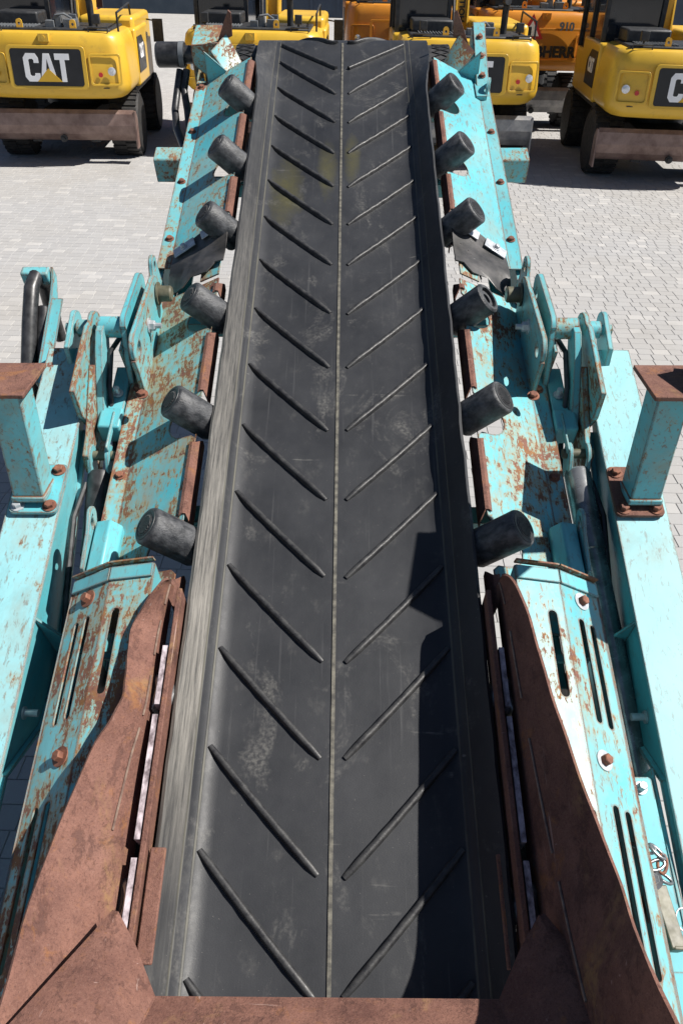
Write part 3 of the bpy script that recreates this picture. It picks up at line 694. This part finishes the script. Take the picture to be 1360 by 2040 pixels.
# hinge plates, pins and lugs of the folding joint
def vw(pts): return [(a, b) for a, b in pts]
for s in (-1, 1):
    hp = part(conv, 'hinge_plate', MB().plate([[(2.30,-.09),(2.295,.08),(2.285,.15)]+arc(2.355,.165,.062,200,90,5)+arc(2.765,.085,.078,80,-20,6)+[(2.80,-.09)], circ(2.375,.135,.03), circ(2.775,.075,.022)], .02, (s*.79,0,0), (0,1,0), (0,0,1), (s,0,0)), PAINT, bevel=.003, rust=.5)
    part(hp, 'pin', MB().lathe((s*.835,2.78,.075), (-s,0,0), [(0,.032),(.05,.032),(.05,.05),(.056,.05),(.056,.034),(.105,.034),(.112,.028)], 20), KHAKI)
    part(hp, 'bolt', MB().lathe((s*.79,2.56,.09), (-s,0,0), [(0,.032),(.006,.032)], 18).bolt((s*.784,2.56,.09), (-s,0,0), .022, .022).lathe((s*.762,2.56,.09), (-s,0,0), [(0,.012),(.025,.012)], 10), ZINC)
    part(conv, 'hinge_plate', MB().plate([[(2.33,-.20),(2.40,.05),(2.46,.16)]+arc(2.50,.15,.05,150,80,4)+arc(2.79,.095,.065,80,-20,6)+[(2.74,-.20)], circ(2.775,.085,.022)], .022, (s*.852,0,0), (0,1,0), (0,0,1), (s,0,0)), PAINT, bevel=.003, rust=.35)
    part(conv, 'pivot_tube', MB().lathe((s*.874,2.50,.135), (s,0,0), [(0,.043),(.095,.043),(.095,.03),(.03,.03)], 24).plate([[(2.40,.10),(2.56,.10),(2.58,-.2),(2.44,-.2)]], .012, (s*.875,0,0), (0,1,0), (0,0,1), (s,0,0)), PAINT, rust=.55)
    part(conv, 'lifting_lug', MB().plate([[(2.84,-.08),(2.86,.03),(2.93,.06),(2.95,.09)]+arc(2.985,.065,.045,130,-20,6)+[(3.05,-.08)], circ(2.985,.06,.02)], .02, (s*.83,0,0), (0,1,0), (0,0,1), (s,0,0)), PAINT, bevel=.003, rust=.5)
    part(conv, 'joint_bolt', MB().bolt((s*.77,2.20,.055), (0,0,1), .016, .014, .024), BOLTRUST)

# head end: drum, scraper wings, brackets
drum = part(conv, 'head_drum', MB().lathe((-.66,5.2,-DR-.004), (1,0,0), [(0,.05),(0,DR-.022),(1.32,DR-.022),(1.32,.05)], 48), BLACK)
lg = MB()
for s in (-1, 1):
    for k in range(28):
        for d_ in (-1, 1):
            a = 2*math.pi*k/28; p1 = Vector((s*.55, 5.2+(DR-.02)*math.sin(a), -DR-.004+(DR-.02)*math.cos(a))); a2 = a + d_*.22
            p2 = Vector((s*.655, 5.2+(DR-.02)*math.sin(a2), -DR-.004+(DR-.02)*math.cos(a2))); lg.bar(p1, p2, .006, .006)
part(drum, 'lagging_ribs', lg, BLACK)['kind'] = 'stuff'
for s in (-1, 1):
    # sloping wing plate beside the belt with its upright blade
    A, B, C_, D = Vector((s*.775,4.93,.075)), Vector((s*.69,5.04,.125)), Vector((s*.525,4.88,-.12)), Vector((s*.555,4.70,-.13))
    g = [[A+(B-A)*j/3 + ((D-A)+((C_-B)-(D-A))*j/3)*i/4 for i in range(5)] for j in range(4)]
    part(conv, 'wing_plate', MB().sheet(g, .012*-s), PAINT, rust=.72)
    part(conv, 'wing_web', MB().plate([[(-.80,.12),(-.53,-.13),(-.55,-.30),(-.80,-.25)]], .01, (0,4.84,0), (-s,0,0), (0,0,1), (0,1,0)), PAINT, rust=.25)
    part(conv, 'upright_blade', MB().plate([[(-.745,.08),(-.65,.12),(-.645,.245),(-.66,.26),(-.69,.20)]], .012, (0,5.03,0), (-s,0,0), (0,0,1), (0,1,0)), RUST, rust=.5)
    part(conv, 'bearing_plate', MB().plate([[(4.80,-.30),(5.35,-.30),(5.33,-.06),(5.18,.03),(4.98,.03),(4.80,-.05)], circ(5.2,-.2,.05)], .012, (s*.735,0,0), (0,1,0), (0,0,1), (s,0,0)), PAINT, rust=.6, bevel=.002)
    part(conv, 'bearing_housing', MB().lathe((s*.75,5.2,-.2), (s,0,0), [(0,.11),(.05,.11),(.07,.08),(.11,.08)], 20), DARK)
    part(conv, 'cheek_plate', MB().plate([[(-.70,.02),(-.51,.0),(-.51,-.20),(-.70,-.20)]], .01, (0,4.98,-.03), (-s,0,0), (0,0,1), (0,1,0)), RUST, rust=.2)
# left take-up bracket (boxy, notched), drive motor and hoses
tb = MB(); sec = [(-.90,.07),(-.745,.10),(-.74,-.10),(-.77,-.16),(-.80,-.06),(-.90,.0)]
tb.plate([[(-.895,.09),(-.735,.105),(-.735,-.06),(-.765,-.10),(-.76,-.24),(-.80,-.24),(-.80,-.11),(-.895,-.02)]], .012, (0,4.98,0), (1,0,0), (0,0,1), (0,1,0))
tb.box((-.895,4.99,.075), (-.735,5.24,.09)); tb.box((-.90,4.99,-.25), (-.888,5.24,.07))
part(conv, 'take_up_bracket', tb, PAINT, rust=.85, bevel=.002)
dm = part(conv, 'drive_motor', MB().lathe((-.90,5.06,.0), (-1,0,0), [(0,.05),(.05,.05),(.05,.066),(.09,.066),(.09,.07),(.215,.07),(.225,.06)], 24), HOSE)
part(dm, 'motor_flange', MB().lathe((-.955,5.06,.0), (-1,0,0), [(0,.072),(.03,.072)], 24), GREY)
for k, (a, b) in enumerate(((-.985, .0), (-.945, .035))):
    part(conv, 'hydraulic_hose', MB().tube([(a,5.0,-.06),(a-.02,4.92,-.14),(a-.03+b,4.80,-.20),(a+.0+b,4.62,-.22),(a+.07+b*.6,4.42,-.24),(-.90,4.2,-.27),(-.885,3.9,-.28),(-.88,3.4,-.29),(-.88,2.95,-.29)], .022, 12), HOSE)
# right head: bolted outer plate and ring lug
op = part(conv, 'head_plate', MB().obox((.822,4.99,.035), (.036,0,0), (0,.24,.072), (0,-.0017,.0058)).obox((.786,4.99,-.02), (.005,0,0), (0,.235,.07), (0,-.016,.05)), PAINT, rust=.4, bevel=.002)
hd = Vector((0,.958,.287)); hn = Vector((0,-.287,.958))
for q in (-.17, -.02, .13): part(op, 'bolt', MB().bolt(Vector((.822,4.99,.035)) + hd*q + hn*.006, hn, .014, .014, .02), BOLTRUST)
part(conv, 'ring_lug', MB().plate([[(-.06,-.09),(.06,-.09),(.06,.03)]+arc(0,.03,.06,0,180,8)[1:]+[(-.06,.03)], circ(0,.03,.034)], .014, (.84,4.72,-.06), (.25,.97,0), (0,0,1), (1,-.25,0)), PAINT, rust=.2, bevel=.002)
part(conv, 'lug_block', MB().box((.775,4.64,-.16), (.835,4.78,-.03)), PAINT, rust=.2)

# ================================================================== RUSTY FEED HOPPER
hop = thing('feed_hopper', 'brown rusted feed hopper with flared skirts around the near end of the belt', 'hopper', (0, 0, .1))
TOPK = {1: [(1.262,.25,.513),(1.235,.29,.528),(1.14,.325,.549),(1.0,.352,.562),(.86,.373,.573),(.70,.405,.590),(.52,.442,.612),(.38,.49,.628),(.25,.60,.612),(.13,.76,.585),(-.15,1.0,.60)],
        -1: [(1.262,.22,.513),(1.235,.235,.531),(1.17,.215,.575),(1.10,.20,.608),(1.02,.215,.601),(.93,.24,.587),(.86,.262,.578),(.79,.272,.597),(.70,.275,.635),(.515,.30,.669),(.33,.34,.689),(.11,.40,.685),(-.15,.46,.70)]}
def spline(K, n):
    K = [Vector(k) for k in K]; out = []
    for i in range(len(K)-1):
        a, b, c, d = K[max(i-1,0)], K[i], K[i+1], K[min(i+2,len(K)-1)]
        for j in range(n):
            t = j/n; out.append(.5*((2*b)+(c-a)*t+(2*a-5*b+4*c-d)*t*t+(3*b-a-3*c+d)*t**3))
    return out+[K[-1]]
for s in (-1, 1):
    TOP = spline(TOPK[s], 4); g = []
    for i, (v, w, u) in enumerate(TOP):
        jig = .0006*math.sin(i*1.3+s)
        vb = v + .045*(1-i/len(TOP)); mu = .522 + (u-.527)*(.16+.2*i/len(TOP))
        row = []
        for k in range(9):
            t = k/8; ww = .10 + (w-.10)*t; 
            uu = .522 + (mu-.522)*(t/.5) if t <= .5 else mu + (u+jig*1.4-mu)*((t-.5)/.5)
            row.append((s*uu, vb + (v-vb)*t, ww + jig*t))
        g.append(row)
    sk = part(hop, 'skirt_plate', MB().sheet(g, .008*s), RUST, rust=.75, smooth=28)
    mid = [Vector(r_[4]) + Vector((-s*.002, 0, .0015)) for r_ in g]
    for a_, b_ in ((2, 7), (10, 16), (19, 26), (28, 36)):
        part(sk, 'weld_bead', MB().tube(mid[a_:b_+1], .0032, 6), WELD)
    for (v0, v1) in ((-.1, .46), (.505, .845), (.875, 1.06)):
        part(hop, 'rubber_strip', MB().box((min(s*.4965,s*.5115), v0, .06), (max(s*.4965,s*.5115), v1, .174)), SKIRTRUB, label='pale worn edge of rubber between bar and skirt')
    part(hop, 'retaining_bar', MB().box((min(s*.476,s*.492), -.15, .075), (max(s*.476,s*.492), 1.255, .180)), RUST, rust=.1, bevel=.003)
    part(hop, 'clamp_bracket', MB().box((min(s*.428,s*.4695), .22, .145), (max(s*.428,s*.4695), .49, .157)) if s < 0 else MB().box((.44, .22, .10), (.4695, .49, .112)), RUST, rust=0, bevel=.004)
    # corner plate folded between skirt and rear wall
    A = Vector((s*.512,.318,.26)); A2 = Vector((s*.490,.312,.255)); B = Vector((s*.388,.138,.275)); C_ = Vector((s*.70,-.02,.50)); D = Vector((s*.44,-.15,.60)); E2 = Vector((s*.50,.22,.36))
    g = [[A + (C_-A)*i/6 for i in range(7)], [(A+A2)/2 + (E2-A)*.0 + ((C_*.55+D*.45)-(A+A2)/2)*i/6 + Vector((0,0,.012)) for i in range(7)], [A2*.6+B*.4 + ((C_*.25+D*.75)-(A2*.6+B*.4))*i/6 + Vector((0,0,.008)) for i in range(7)], [B + (D-B)*i/6 for i in range(7)]]
    part(hop, 'corner_plate', MB().sheet(g, .008*-s), RUST, rust=.3, smooth=40)
    part(hop, 'weld_bead', MB().tube([B + Vector((0,.0,.006)), (B+D)/2 + Vector((0,0,.006)), D + Vector((0,0,.006))], .007, 8), RUST)
part(hop, 'rear_wall', MB().sheet([[(-.392+.784*i/8 + (i-4)*.012*j, .138 - .29*j/4, .27 + .33*j/4) for i in range(9)] for j in range(5)], -.012), RUST, rust=.2)

# ================================================================== SLOTTED GUARDS
for s in (-1, 1):
    gd = thing('slotted_guard', 'left turquoise slotted guard, streaked with rust, rusty bolt heads' if s < 0 else 'right turquoise slotted guard, bleached bright with a bare rust patch', 'guard', (s*.73, .6, .1), 'slotted guards beside the hopper')
    a, b, c = Vector((s*.866,0,.045)), Vector((s*.722,0,.140)), Vector((s*.578,0,.172)); V0, V1 = -.25, 1.352
    X1 = (b-a); L1 = X1.length; X1.normalize(); X2 = (c-b); L2 = X2.length; X2.normalize(); Y = Vector((0,1,0))
    n1 = Vector((-X1.z*s*-1, 0, abs(X1.x))) ; n1 = Vector((s*abs(X1.z), 0, abs(X1.x))); n2 = Vector((s*abs(X2.z), 0, abs(X2.x)))
    f1 = lambda u: (.866-u)/(.866-.722)*L1
    holes1 = [slot(f1(.822), .845, 1.185, .0105), slot(f1(.783), .855, 1.195, .0115), slot(f1(.822), .20, .61, .011), slot(f1(.783), .20, .62, .0115)]
    holes2 = [slot((.722-.682)/(.722-.578)*L2, .915, 1.20, .014), slot(.02, .12, .60, .012)]
    mb = MB().plate([[(0,V0),(L1,V0),(L1,V1),(0,V1)]] + holes1, .006, a, X1, Y, -n1).plate([[(0.0005,V0),(L2,V0),(L2,V1),(0.0005,V1)]] + holes2, .006, b, X2, Y, -n2)
    part(gd, 'cover_sheet', mb, PAINT, rust=.68 if s < 0 else .52, smooth=25, label='chipped paint with brown rust veins' if s < 0 else 'sun bleached paint')
    part(gd, 'outer_edge', MB().box((min(s*.8665,s*.872), V0, -.10), (max(s*.8665,s*.872), V1, .044)), PAINT, rust=.55)
    part(gd, 'inner_wall', MB().box((min(s*.582,s*.576), V0, -.12), (max(s*.582,s*.576), V1, .165)), PAINT, rust=.3)
    band = MB()
    for (p, X, L, N) in ((a, X1, L1, n1), (b, X2, L2, n2)): band.obox(p + X*L/2 + Vector((0,1.325,0)) + N*.0045, X*(L/2-.001), (0,.024,0), N*.004)
    part(gd, 'end_band', band, PAINT, rust=.16, bevel=.001)
    ef = MB(); e0 = Vector((0, 1.357, 0))
    for (p, q) in ((a, b), (b, c)):
        X = (q-p).normalized(); N = Vector((s*abs(X.z), 0, abs(X.x))); ef.obox((p+q)/2 + e0 + Vector((0,.006,0)) + N*.008, X*(q-p).length/2, (0,.003,0), N*.011)
    part(gd, 'end_flange', ef, PAINT, rust=.85)
    for (u, v) in ((.796, 1.262), (.772, .742), (.772, .12)):
        p = a + X1*f1(u) + Vector((0, v, 0))
        bt = part(gd, 'bolt', MB().bolt(p + n1*.004, n1, .0165, .018), BOLTRUST); part(bt, 'washer', MB().lathe(p, n1, [(0,.03),(.004,.03)], 24), BOLTRUST if s < 0 else ZINC)
    part(gd, 'bracing_bar', MB().box((min(s*.66,s*.74), 1.06, .06), (max(s*.66,s*.74), 1.085, .075)), PAINT, rust=.1)

# ================================================================== MACHINE FRAME (rails below, beams, posts, links)
FL = lambda v: -.165 + .066*(v+.3)              # top of the tapered beams
for s in (-1, 1):
    side = 'left' if s < 0 else 'right'
    cr = thing('chassis_rail', 'shaded turquoise chassis rail low in the gap beside the %s guard' % side, 'rail', (s*.93, 0, -.6), 'chassis rails under the guards')
    part(cr, 'rail', MB().plate([[(-.35,-.95),(1.30,-.62),(1.30,-.22),(-.35,-.30)], circ(.62,-.42,.022)], .05, (s*.90,0,0), (0,1,0), (0,0,1), (s,0,0)), PAINT, rust=.12, bevel=.004)
    part(cr, 'bolt', MB().lathe((s*.935,.90,-.255), (0,0,1), [(0,.03),(.01,.03)], 18).bolt((s*.935,.90,-.247), (0,0,1), .018, .03), ZINC)
    part(cr, 'slot_shade_tray', MB().box((-.84 if s<0 else .3, -.35, -.75), (-.3 if s<0 else .84, 1.25, -.73)), DARK)  # dark sheet added below the guard so its slots look black
    part(cr, 'slot_shade_plate', MB().plate([[(-.35,-.75),(1.2,-.6),(1.2,-.1),(-.35,-.1)]], .012, (s*.83,0,0), (0,1,0), (0,0,1), (s,0,0)), DARK)  # added dark side sheet, deepens the shade behind the slots
    bm_ = thing('support_beam', 'long tapered turquoise support beam along the %s side, %s' % (side, 'its inner web sunlit' if s < 0 else 'its top glaring white, inner web dark'), 'beam', (s*1.1, 1, FL(1)), 'support beams beside the conveyor')
    g = [[(s*(1.020+(.195*i)), v, FL(v)) for i in range(2)] for v in (-.5, .5, 1.5, 2.5)]
    part(bm_, 'top_flange', MB().sheet(g, .014*-s), PAINT, rust=.40 if s < 0 else .26, bevel=.002)['sheen_tint'] = .5  # flange colour lightened to stand for its glare
    wb = [(-.5,FL(-.5)-.0145),(2.46,FL(2.46)-.0145),(2.40,FL(2.4)-.04),(2.15,-.10),(1.5,-.30),(1.22,-.37),(1.0,-.34),(.76,FL(.76)-.04),(-.5,FL(-.5)-.04)]
    part(bm_, 'web', MB().plate([wb], .012, (s*1.034,0,0), (0,1,0), (0,0,1), (s,0,0)), PAINT, rust=.16)
    part(bm_, 'outer_web', MB().plate([wb], .012, (s*1.19,0,0), (0,1,0), (0,0,1), (s,0,0)), PAINT, rust=.16)
    g2 = [[(s*(1.015+.2*i), a_, b_-.001) for i in range(2)] for a_, b_ in wb[3:]]
    part(bm_, 'bottom_flange', MB().sheet(g2, .012*s), PAINT, rust=.2)
    for v in (1.28,):
        part(bm_, 'gusset', MB().plate([[(1.0335,FL(v)-.016),(.965,FL(v)-.18),(.945,-.42),(1.0335,-.42)]], .01, (0,v,0), (s,0,0), (0,0,1), (0,1,0)), PAINT, rust=.12)
    part(bm_, 'weld_bead', MB().tube([(s*1.032,.0,FL(.0)-.018),(s*1.032,1.2,FL(1.2)-.018),(s*1.032,2.1,FL(2.1)-.018)], .006, 6), PAINT, rust=.3)
    part(bm_, 'tie_bolt', MB().lathe((s*1.033,.985,-.19), (-s,0,0), [(0,.022),(.006,.022),(.006,.013),(.05,.013)], 12), ZINC)
    # the fork at the far end that carries the folding link
    lk = [(2.115,.02),(2.125,.150),(2.344,.170),(2.46,.178)]+arc(2.535,.095,.072,115,-50,8)+[(2.435,-.02),(2.154,-.080)]
    part(bm_, 'link_plate', MB().plate([lk, circ(2.548,.085,.018)], .022, (s*.998,0,0), (0,1,0), (0,0,1), (s,0,0)), PAINT, bevel=.003, rust=.62, label='worn inner fork plate')
    part(bm_, 'link_plate', MB().plate([[(2.40,-.03),(2.43,.09)]+arc(2.60,.065,.055,110,-60,8)+[(2.5,-.03)]], .022, (s*1.098,0,0), (0,1,0), (0,0,1), (s,0,0)), PAINT, bevel=.003, rust=.25)
    part(bm_, 'pivot_pin', MB().lathe((s*.985,2.556,.078), (s,0,0), [(-.012,.03),(.0,.03),(.0,.02),(.04,.02),(.04,.036),(.10,.036),(.10,.022),(.15,.022)], 18), PAINT, rust=.5)
    # posts
    ps = thing('support_post', '%s turquoise post with rusty flat top plate bolted onto the %s beam' % (side, side), 'post', (s*1.11, 1.78, FL(1.78)), 'posts on the support beams')
    bp = part(ps, 'base_plate', MB().plate([rrect(1.018,1.675,1.195,1.90,.02)], .014, (0,0,FL(1.78)+.003), (s,0,0), (0,1,0), (0,.0,1)), PAINT if s < 0 else RUST, bevel=.002, rust=.40 if s < 0 else .3)
    for u in (1.048, 1.165):
        for v in (1.705, 1.87): part(bp, 'bolt', MB().bolt((s*u, v, FL(1.78)+.0175), (0,0,1), .017, .016, .026), ZINC if (s < 0 and u > 1.1) else BOLTRUST)
    o_ = Vector((s*1.118, 1.765, FL(1.78)+.016)); zz = UP.normalized(); yy = Vector((0,1,-zz.y/zz.z)).normalized(); xx = Vector((1,0,0)); HH = .44
    part(ps, 'column', MB().obox(o_ + zz*HH/2, xx*.055, yy*.06, zz*HH/2).obox(o_+zz*.012, xx*.062, yy*.067, zz*.012), PAINT, bevel=.006, rust=.46)
    tc = o_ + zz*(HH+.008) + yy*.02 + xx*s*.03
    part(ps, 'top_plate', MB().obox(tc, xx*.115, yy*.125, zz*.008), RUST, bevel=.003, rust=.5)
    part(ps, 'upper_arm', MB().bar(tc + zz*.035 + xx*s*.05 + yy*.05, (s*1.36, 1.98, .56), .09, .05, zz), PAINT, rust=.45, bevel=.004)
    part(ps, 'unseen_shading_rail', MB().box((min(s*1.27,s*1.40), 1.32, .50), (max(s*1.27,s*1.40), 2.05, .60)), PAINT, rust=.3, bevel=.006)  # assumed rail out of view, placed to shade the right side panel
    if s > 0:
        part(ps, 'wing_plate', MB().plate([[(1.12,1.64),(1.27,1.55),(1.40,1.66),(1.36,1.92),(1.17,1.93)]], .012, (0,0,1.02), (1,0,0), (0,1,0)), PAINT, rust=.2)  # assumed plate out of view, shaped to cast the shadow on the belt
        part(ps, 'shadow_plate_strut', MB().bar((1.37,1.80,.60), (1.36,1.80,1.02), .05, .05, (0,1,0)), PAINT, rust=.2)  # added only to carry the shadow-casting plate
    # folding link: arm, cross tube, long link
    fl = thing('folding_link', 'rust edged turquoise folding link hanging by the %s hinge' % side, 'linkage', (s*.95, 2.2, -.1), 'folding links of the conveyor')
    part(fl, 'link_arm', MB().plate([[(2.50,.165),(2.53,.13),(2.46,.06),(2.30,-.06),(2.17,-.14),(2.14,-.09),(2.36,.12),(2.44,.17)]], .03, (s*.942,0,0), (0,1,0), (0,0,1), (s,0,0)), PAINT, rust=.25, bevel=.003)
    part(fl, 'long_link', MB().plate([[(2.33,.09),(2.36,.02),(2.17,-.20),(2.06,-.24),(1.96,-.14),(1.98,-.06),(2.07,-.04)]], .025, (s*.972,0,0), (0,1,0), (0,0,1), (s,0,0)), PAINT, rust=.75, bevel=.003)
    part(fl, 'channel', MB().box((min(s*.872,s*.938), 2.16, -.30), (max(s*.872,s*.938), 2.46, -.05)).box((min(s*.895,s*.905), 2.0, -.06), (max(s*.895,s*.905), 2.19, -.03)), PAINT, rust=.15, bevel=.004)
    part(fl, 'cross_tube', MB().box((min(s*.868,s*.958), 2.11, -.13), (max(s*.868,s*.958), 2.215, -.035)), PAINT, rust=.15, bevel=.008)
    part(fl, 'hose', MB().tube([(s*.91,2.52,.06),(s*.925,2.42,.08),(s*.93,2.3,.0),(s*.915,2.15,-.14),(s*.90,1.9,-.28)], .011, 8), HOSE)
    part(fl, 'spring_bolt', MB().lathe((s*.905,2.30,-.045), (0,0,1), [(0,.022),(.006,.022),(.006,.012),(.035,.012)], 10), ZINC)
    # lifting cylinder
    hc = thing('hydraulic_cylinder', 'black lifting cylinder in deep shade under the left link' if s < 0 else 'glossy lifting cylinder, its glare coloured in grey, with a green mark beside the right rail', 'cylinder', (s*.94, 1.9, -.2), 'lifting cylinders of the conveyor')
    p0, p1 = (Vector((.945, 1.965, -.125)), Vector((.985, 1.30, -.24))) if s > 0 else (Vector((-.94, 1.965, -.15)), Vector((-.93, 1.30, -.36))); dd = (p1-p0).normalized()
    part(hc, 'barrel', MB().lathe(p0, dd, [(0,.03),(0,.048),(.012,.052),(.34,.052),(.345,.046),(1.5,.046)], 28), CYL_GLARE if s > 0 else HOSE)
    ce = part(hc, 'clevis', MB(), PAINT) if False else None
    cl = MB()
    for q in (-.035, .035):
        cl.plate([arc(0,0,.045,-90,90,8)+[(-.06,.045),(-.10,.03),(-.10,-.03),(-.06,-.045)]], .016, p0 + Vector((q-.008, .05, .05)), (0,.6,.8), (0,-.8,.6), (1,0,0))
    part(hc, 'clevis', cl, PAINT, rust=.3, bevel=.003)
    part(hc, 'clevis_pin', MB().lathe(p0 + Vector((-.06,.05,.05)), (1,0,0), [(0,.02),(.12,.02)], 14), KHAKI)
    if s > 0: part(hc, 'paint_mark', MB().lathe(p0 + dd*.004, dd, [(0,.0565),(.05,.0565)], 10, False), mat_simple('moss_mark', (.10,.11,.015), (.16,.16,.03), 20, .8)) if False else None
    part(hc, 'hose', MB().tube([p0+Vector((s*.05,-.05,.0)), p0+Vector((s*.075,-.2,-.02)), p0+Vector((s*.06,-.5,-.08)), p0+Vector((s*.05,-.9,-.25))], .012, 8), HOSE)
    # loose lug bracket at the near end of the panel
    lb = thing('lug_bracket', 'pale turquoise lug bracket with slot hole at the top of the %s guard' % side, 'bracket', (s*.84, 1.5, -.07), 'lug brackets at the guard ends')
    part(lb, 'lug', MB().plate([[(1.40,-.13),(1.42,.02),(1.56,.045)]+arc(1.625,.03,.042,110,-50,6)+[(1.60,-.04),(1.56,-.13)], [(a_*.7+1.605-.0, b_*1.0+.025) for a_, b_ in circ(0,0,.022,12)]], .014, (s*.862,0,0), (0,1,0), (0,0,1), (s,0,0)), PAINT, rust=.38, bevel=.003)
    part(lb, 'box', MB().plate([[(.765,-.10),(.855,-.10),(.855,.015),(.80,.03),(.765,-.01)]], .22, (0,1.40,0), (s,0,0), (0,0,1), (0,1,0)), PAINT, rust=.16, bevel=.006)

# hose guard on the far left, tow latch and chain on the right
hg = thing('hose_guard', 'chipped turquoise hose guard arching over a black hose behind the left beam', 'hose guard', (-1.38, 2.8, -.1))
g = []
for j in range(7):
    v = 3.03 - .085*j; g.append([(-1.46+.03*i+ (.005*j), v - .004*i, -.02 - (.0 if 0 < i < 4 else .05) - .035*j*.5) for i in range(4)])
part(hg, 'guard_strip', MB().plate([[(2.47,-.16),(2.90,-.06),(2.99,-.02),(3.03,.02),(3.04,-.04),(2.92,-.16),(2.50,-.26)]], .012, (-1.325,0,0), (0,1,0), (0,0,1), (1,0,0)), PAINT, rust=.4, bevel=.002)
part(hg, 'guard_flange', MB().bar((-1.29,2.47,-.165), (-1.29,2.91,-.065), .05, .008), PAINT, rust=.45)
part(hg, 'top_hoop', MB().box((-1.455,2.98,-.045), (-1.33,3.035,.02)), PAINT, rust=.3, bevel=.008)
part(hg, 'hydraulic_hose', MB().tube([(-1.40,2.35,-.40),(-1.405,2.55,-.26),(-1.40,2.78,-.10),(-1.395,2.92,-.012),(-1.39,2.98,.0),(-1.38,3.03,-.08),(-1.375,2.98,-.25)], .034, 14), HOSE)
part(hg, 'hydraulic_hose', MB().tube([(-1.355,2.35,-.42),(-1.352,2.55,-.30),(-1.35,2.74,-.16),(-1.35,2.86,-.085),(-1.345,2.93,-.14),(-1.34,2.9,-.3)], .028, 14), HOSE)

ft = thing('foot_bracket', 'bright turquoise bolted foot bracket standing below the right guard edge', 'bracket', (.95, .5, -.2))
part(ft, 'upright', MB().plate([rrect(.915,.20,.985,.77,.012)], .012, (0,0,-.145), (1,0,0), (0,1,0), (0,0,1)), PAINT, rust=.05, bevel=.003)
part(ft, 'bolt', MB().lathe((.945,.735,-.132), (0,0,1), [(0,.02),(.005,.02)], 16).bolt((.945,.735,-.127), (0,0,1), .014, .03), ZINC)
part(ft, 'side_plate', MB().plate([[(.0,-.40),(.80,-.40),(.80,-.14),(.0,-.14)]], .01, (.992,0,0), (0,1,0), (0,0,1), (1,0,0)), PAINT, rust=.1)
part(ft, 'foot', MB().plate([rrect(.885,.10,.99,.24,.014)], .012, (0,0,-.11), (1,0,0), (0,1,0), (0,0,1)), PAINT, rust=.08, bevel=.003)
lt = thing('tow_latch', 'dull khaki folded latch arm with ring pin at lower right', 'latch', (.93, .3, -.05))
q0, q1 = Vector((.902,.44,-.02)), Vector((.918,.285,-.01))
part(lt, 'latch_arm', MB().bar(q0, q1, .045, .006, (.3,0,1)).bar(q0+Vector((-.024,0,-.03)), q1+Vector((-.024,0,-.03)), .006, .055, (.3,0,1)).bar(q1+Vector((0,-.004,-.025)), q1+Vector((0,.006,-.025)), .045, .055, (.3,0,1)), KHAKI, bevel=.003)
part(lt, 'rusty_tongue', MB().bar(q0+Vector((-.03,-.02,-.045)), q1+Vector((-.03,.02,-.045)), .03, .01), RUST, rust=0)
part(lt, 'pivot_bolt', MB().lathe((.888,.452,-.02), (-.2,0,1), [(0,.026),(.006,.026)], 16).bolt((.887,.452,-.014), (-.2,0,1), .016, .018), STEEL)
part(lt, 'ring_pin', MB().tube([(.955+.022*math.cos(a_*.3926), .355+.03*math.sin(a_*.3926), -.03) for a_ in range(17)], .0025, 6, False), ZINC)
chn = thing('chain', 'short galvanized chain with one rusty link draped above the khaki latch', 'chain', (.93, .5, -.05))
cp_ = [(.885,.555,-.03),(.905,.545,-.015),(.935,.535,-.012),(.945,.505,-.02),(.925,.500,-.012),(.900,.490,-.015),(.945,.470,-.03)]
for k, c in enumerate(cp_):
    c = Vector(c) - Vector((.022,.01,0)); d = (Vector(cp_[min(k+1, 6)]) - Vector(cp_[max(k-1, 0)])).normalized(); sd = d.cross(Vector((0,0,1) if k % 2 else (.6,.2,.7))).normalized()
    pts = [c + d*.026*math.cos(a_) + sd*.0125*math.sin(a_) for a_ in [2*math.pi*i/16 for i in range(17)]]
    part(chn, 'chain_link', MB().tube(pts, .0048, 8, False), BOLTRUST if k == 3 else STEEL, smooth=60)
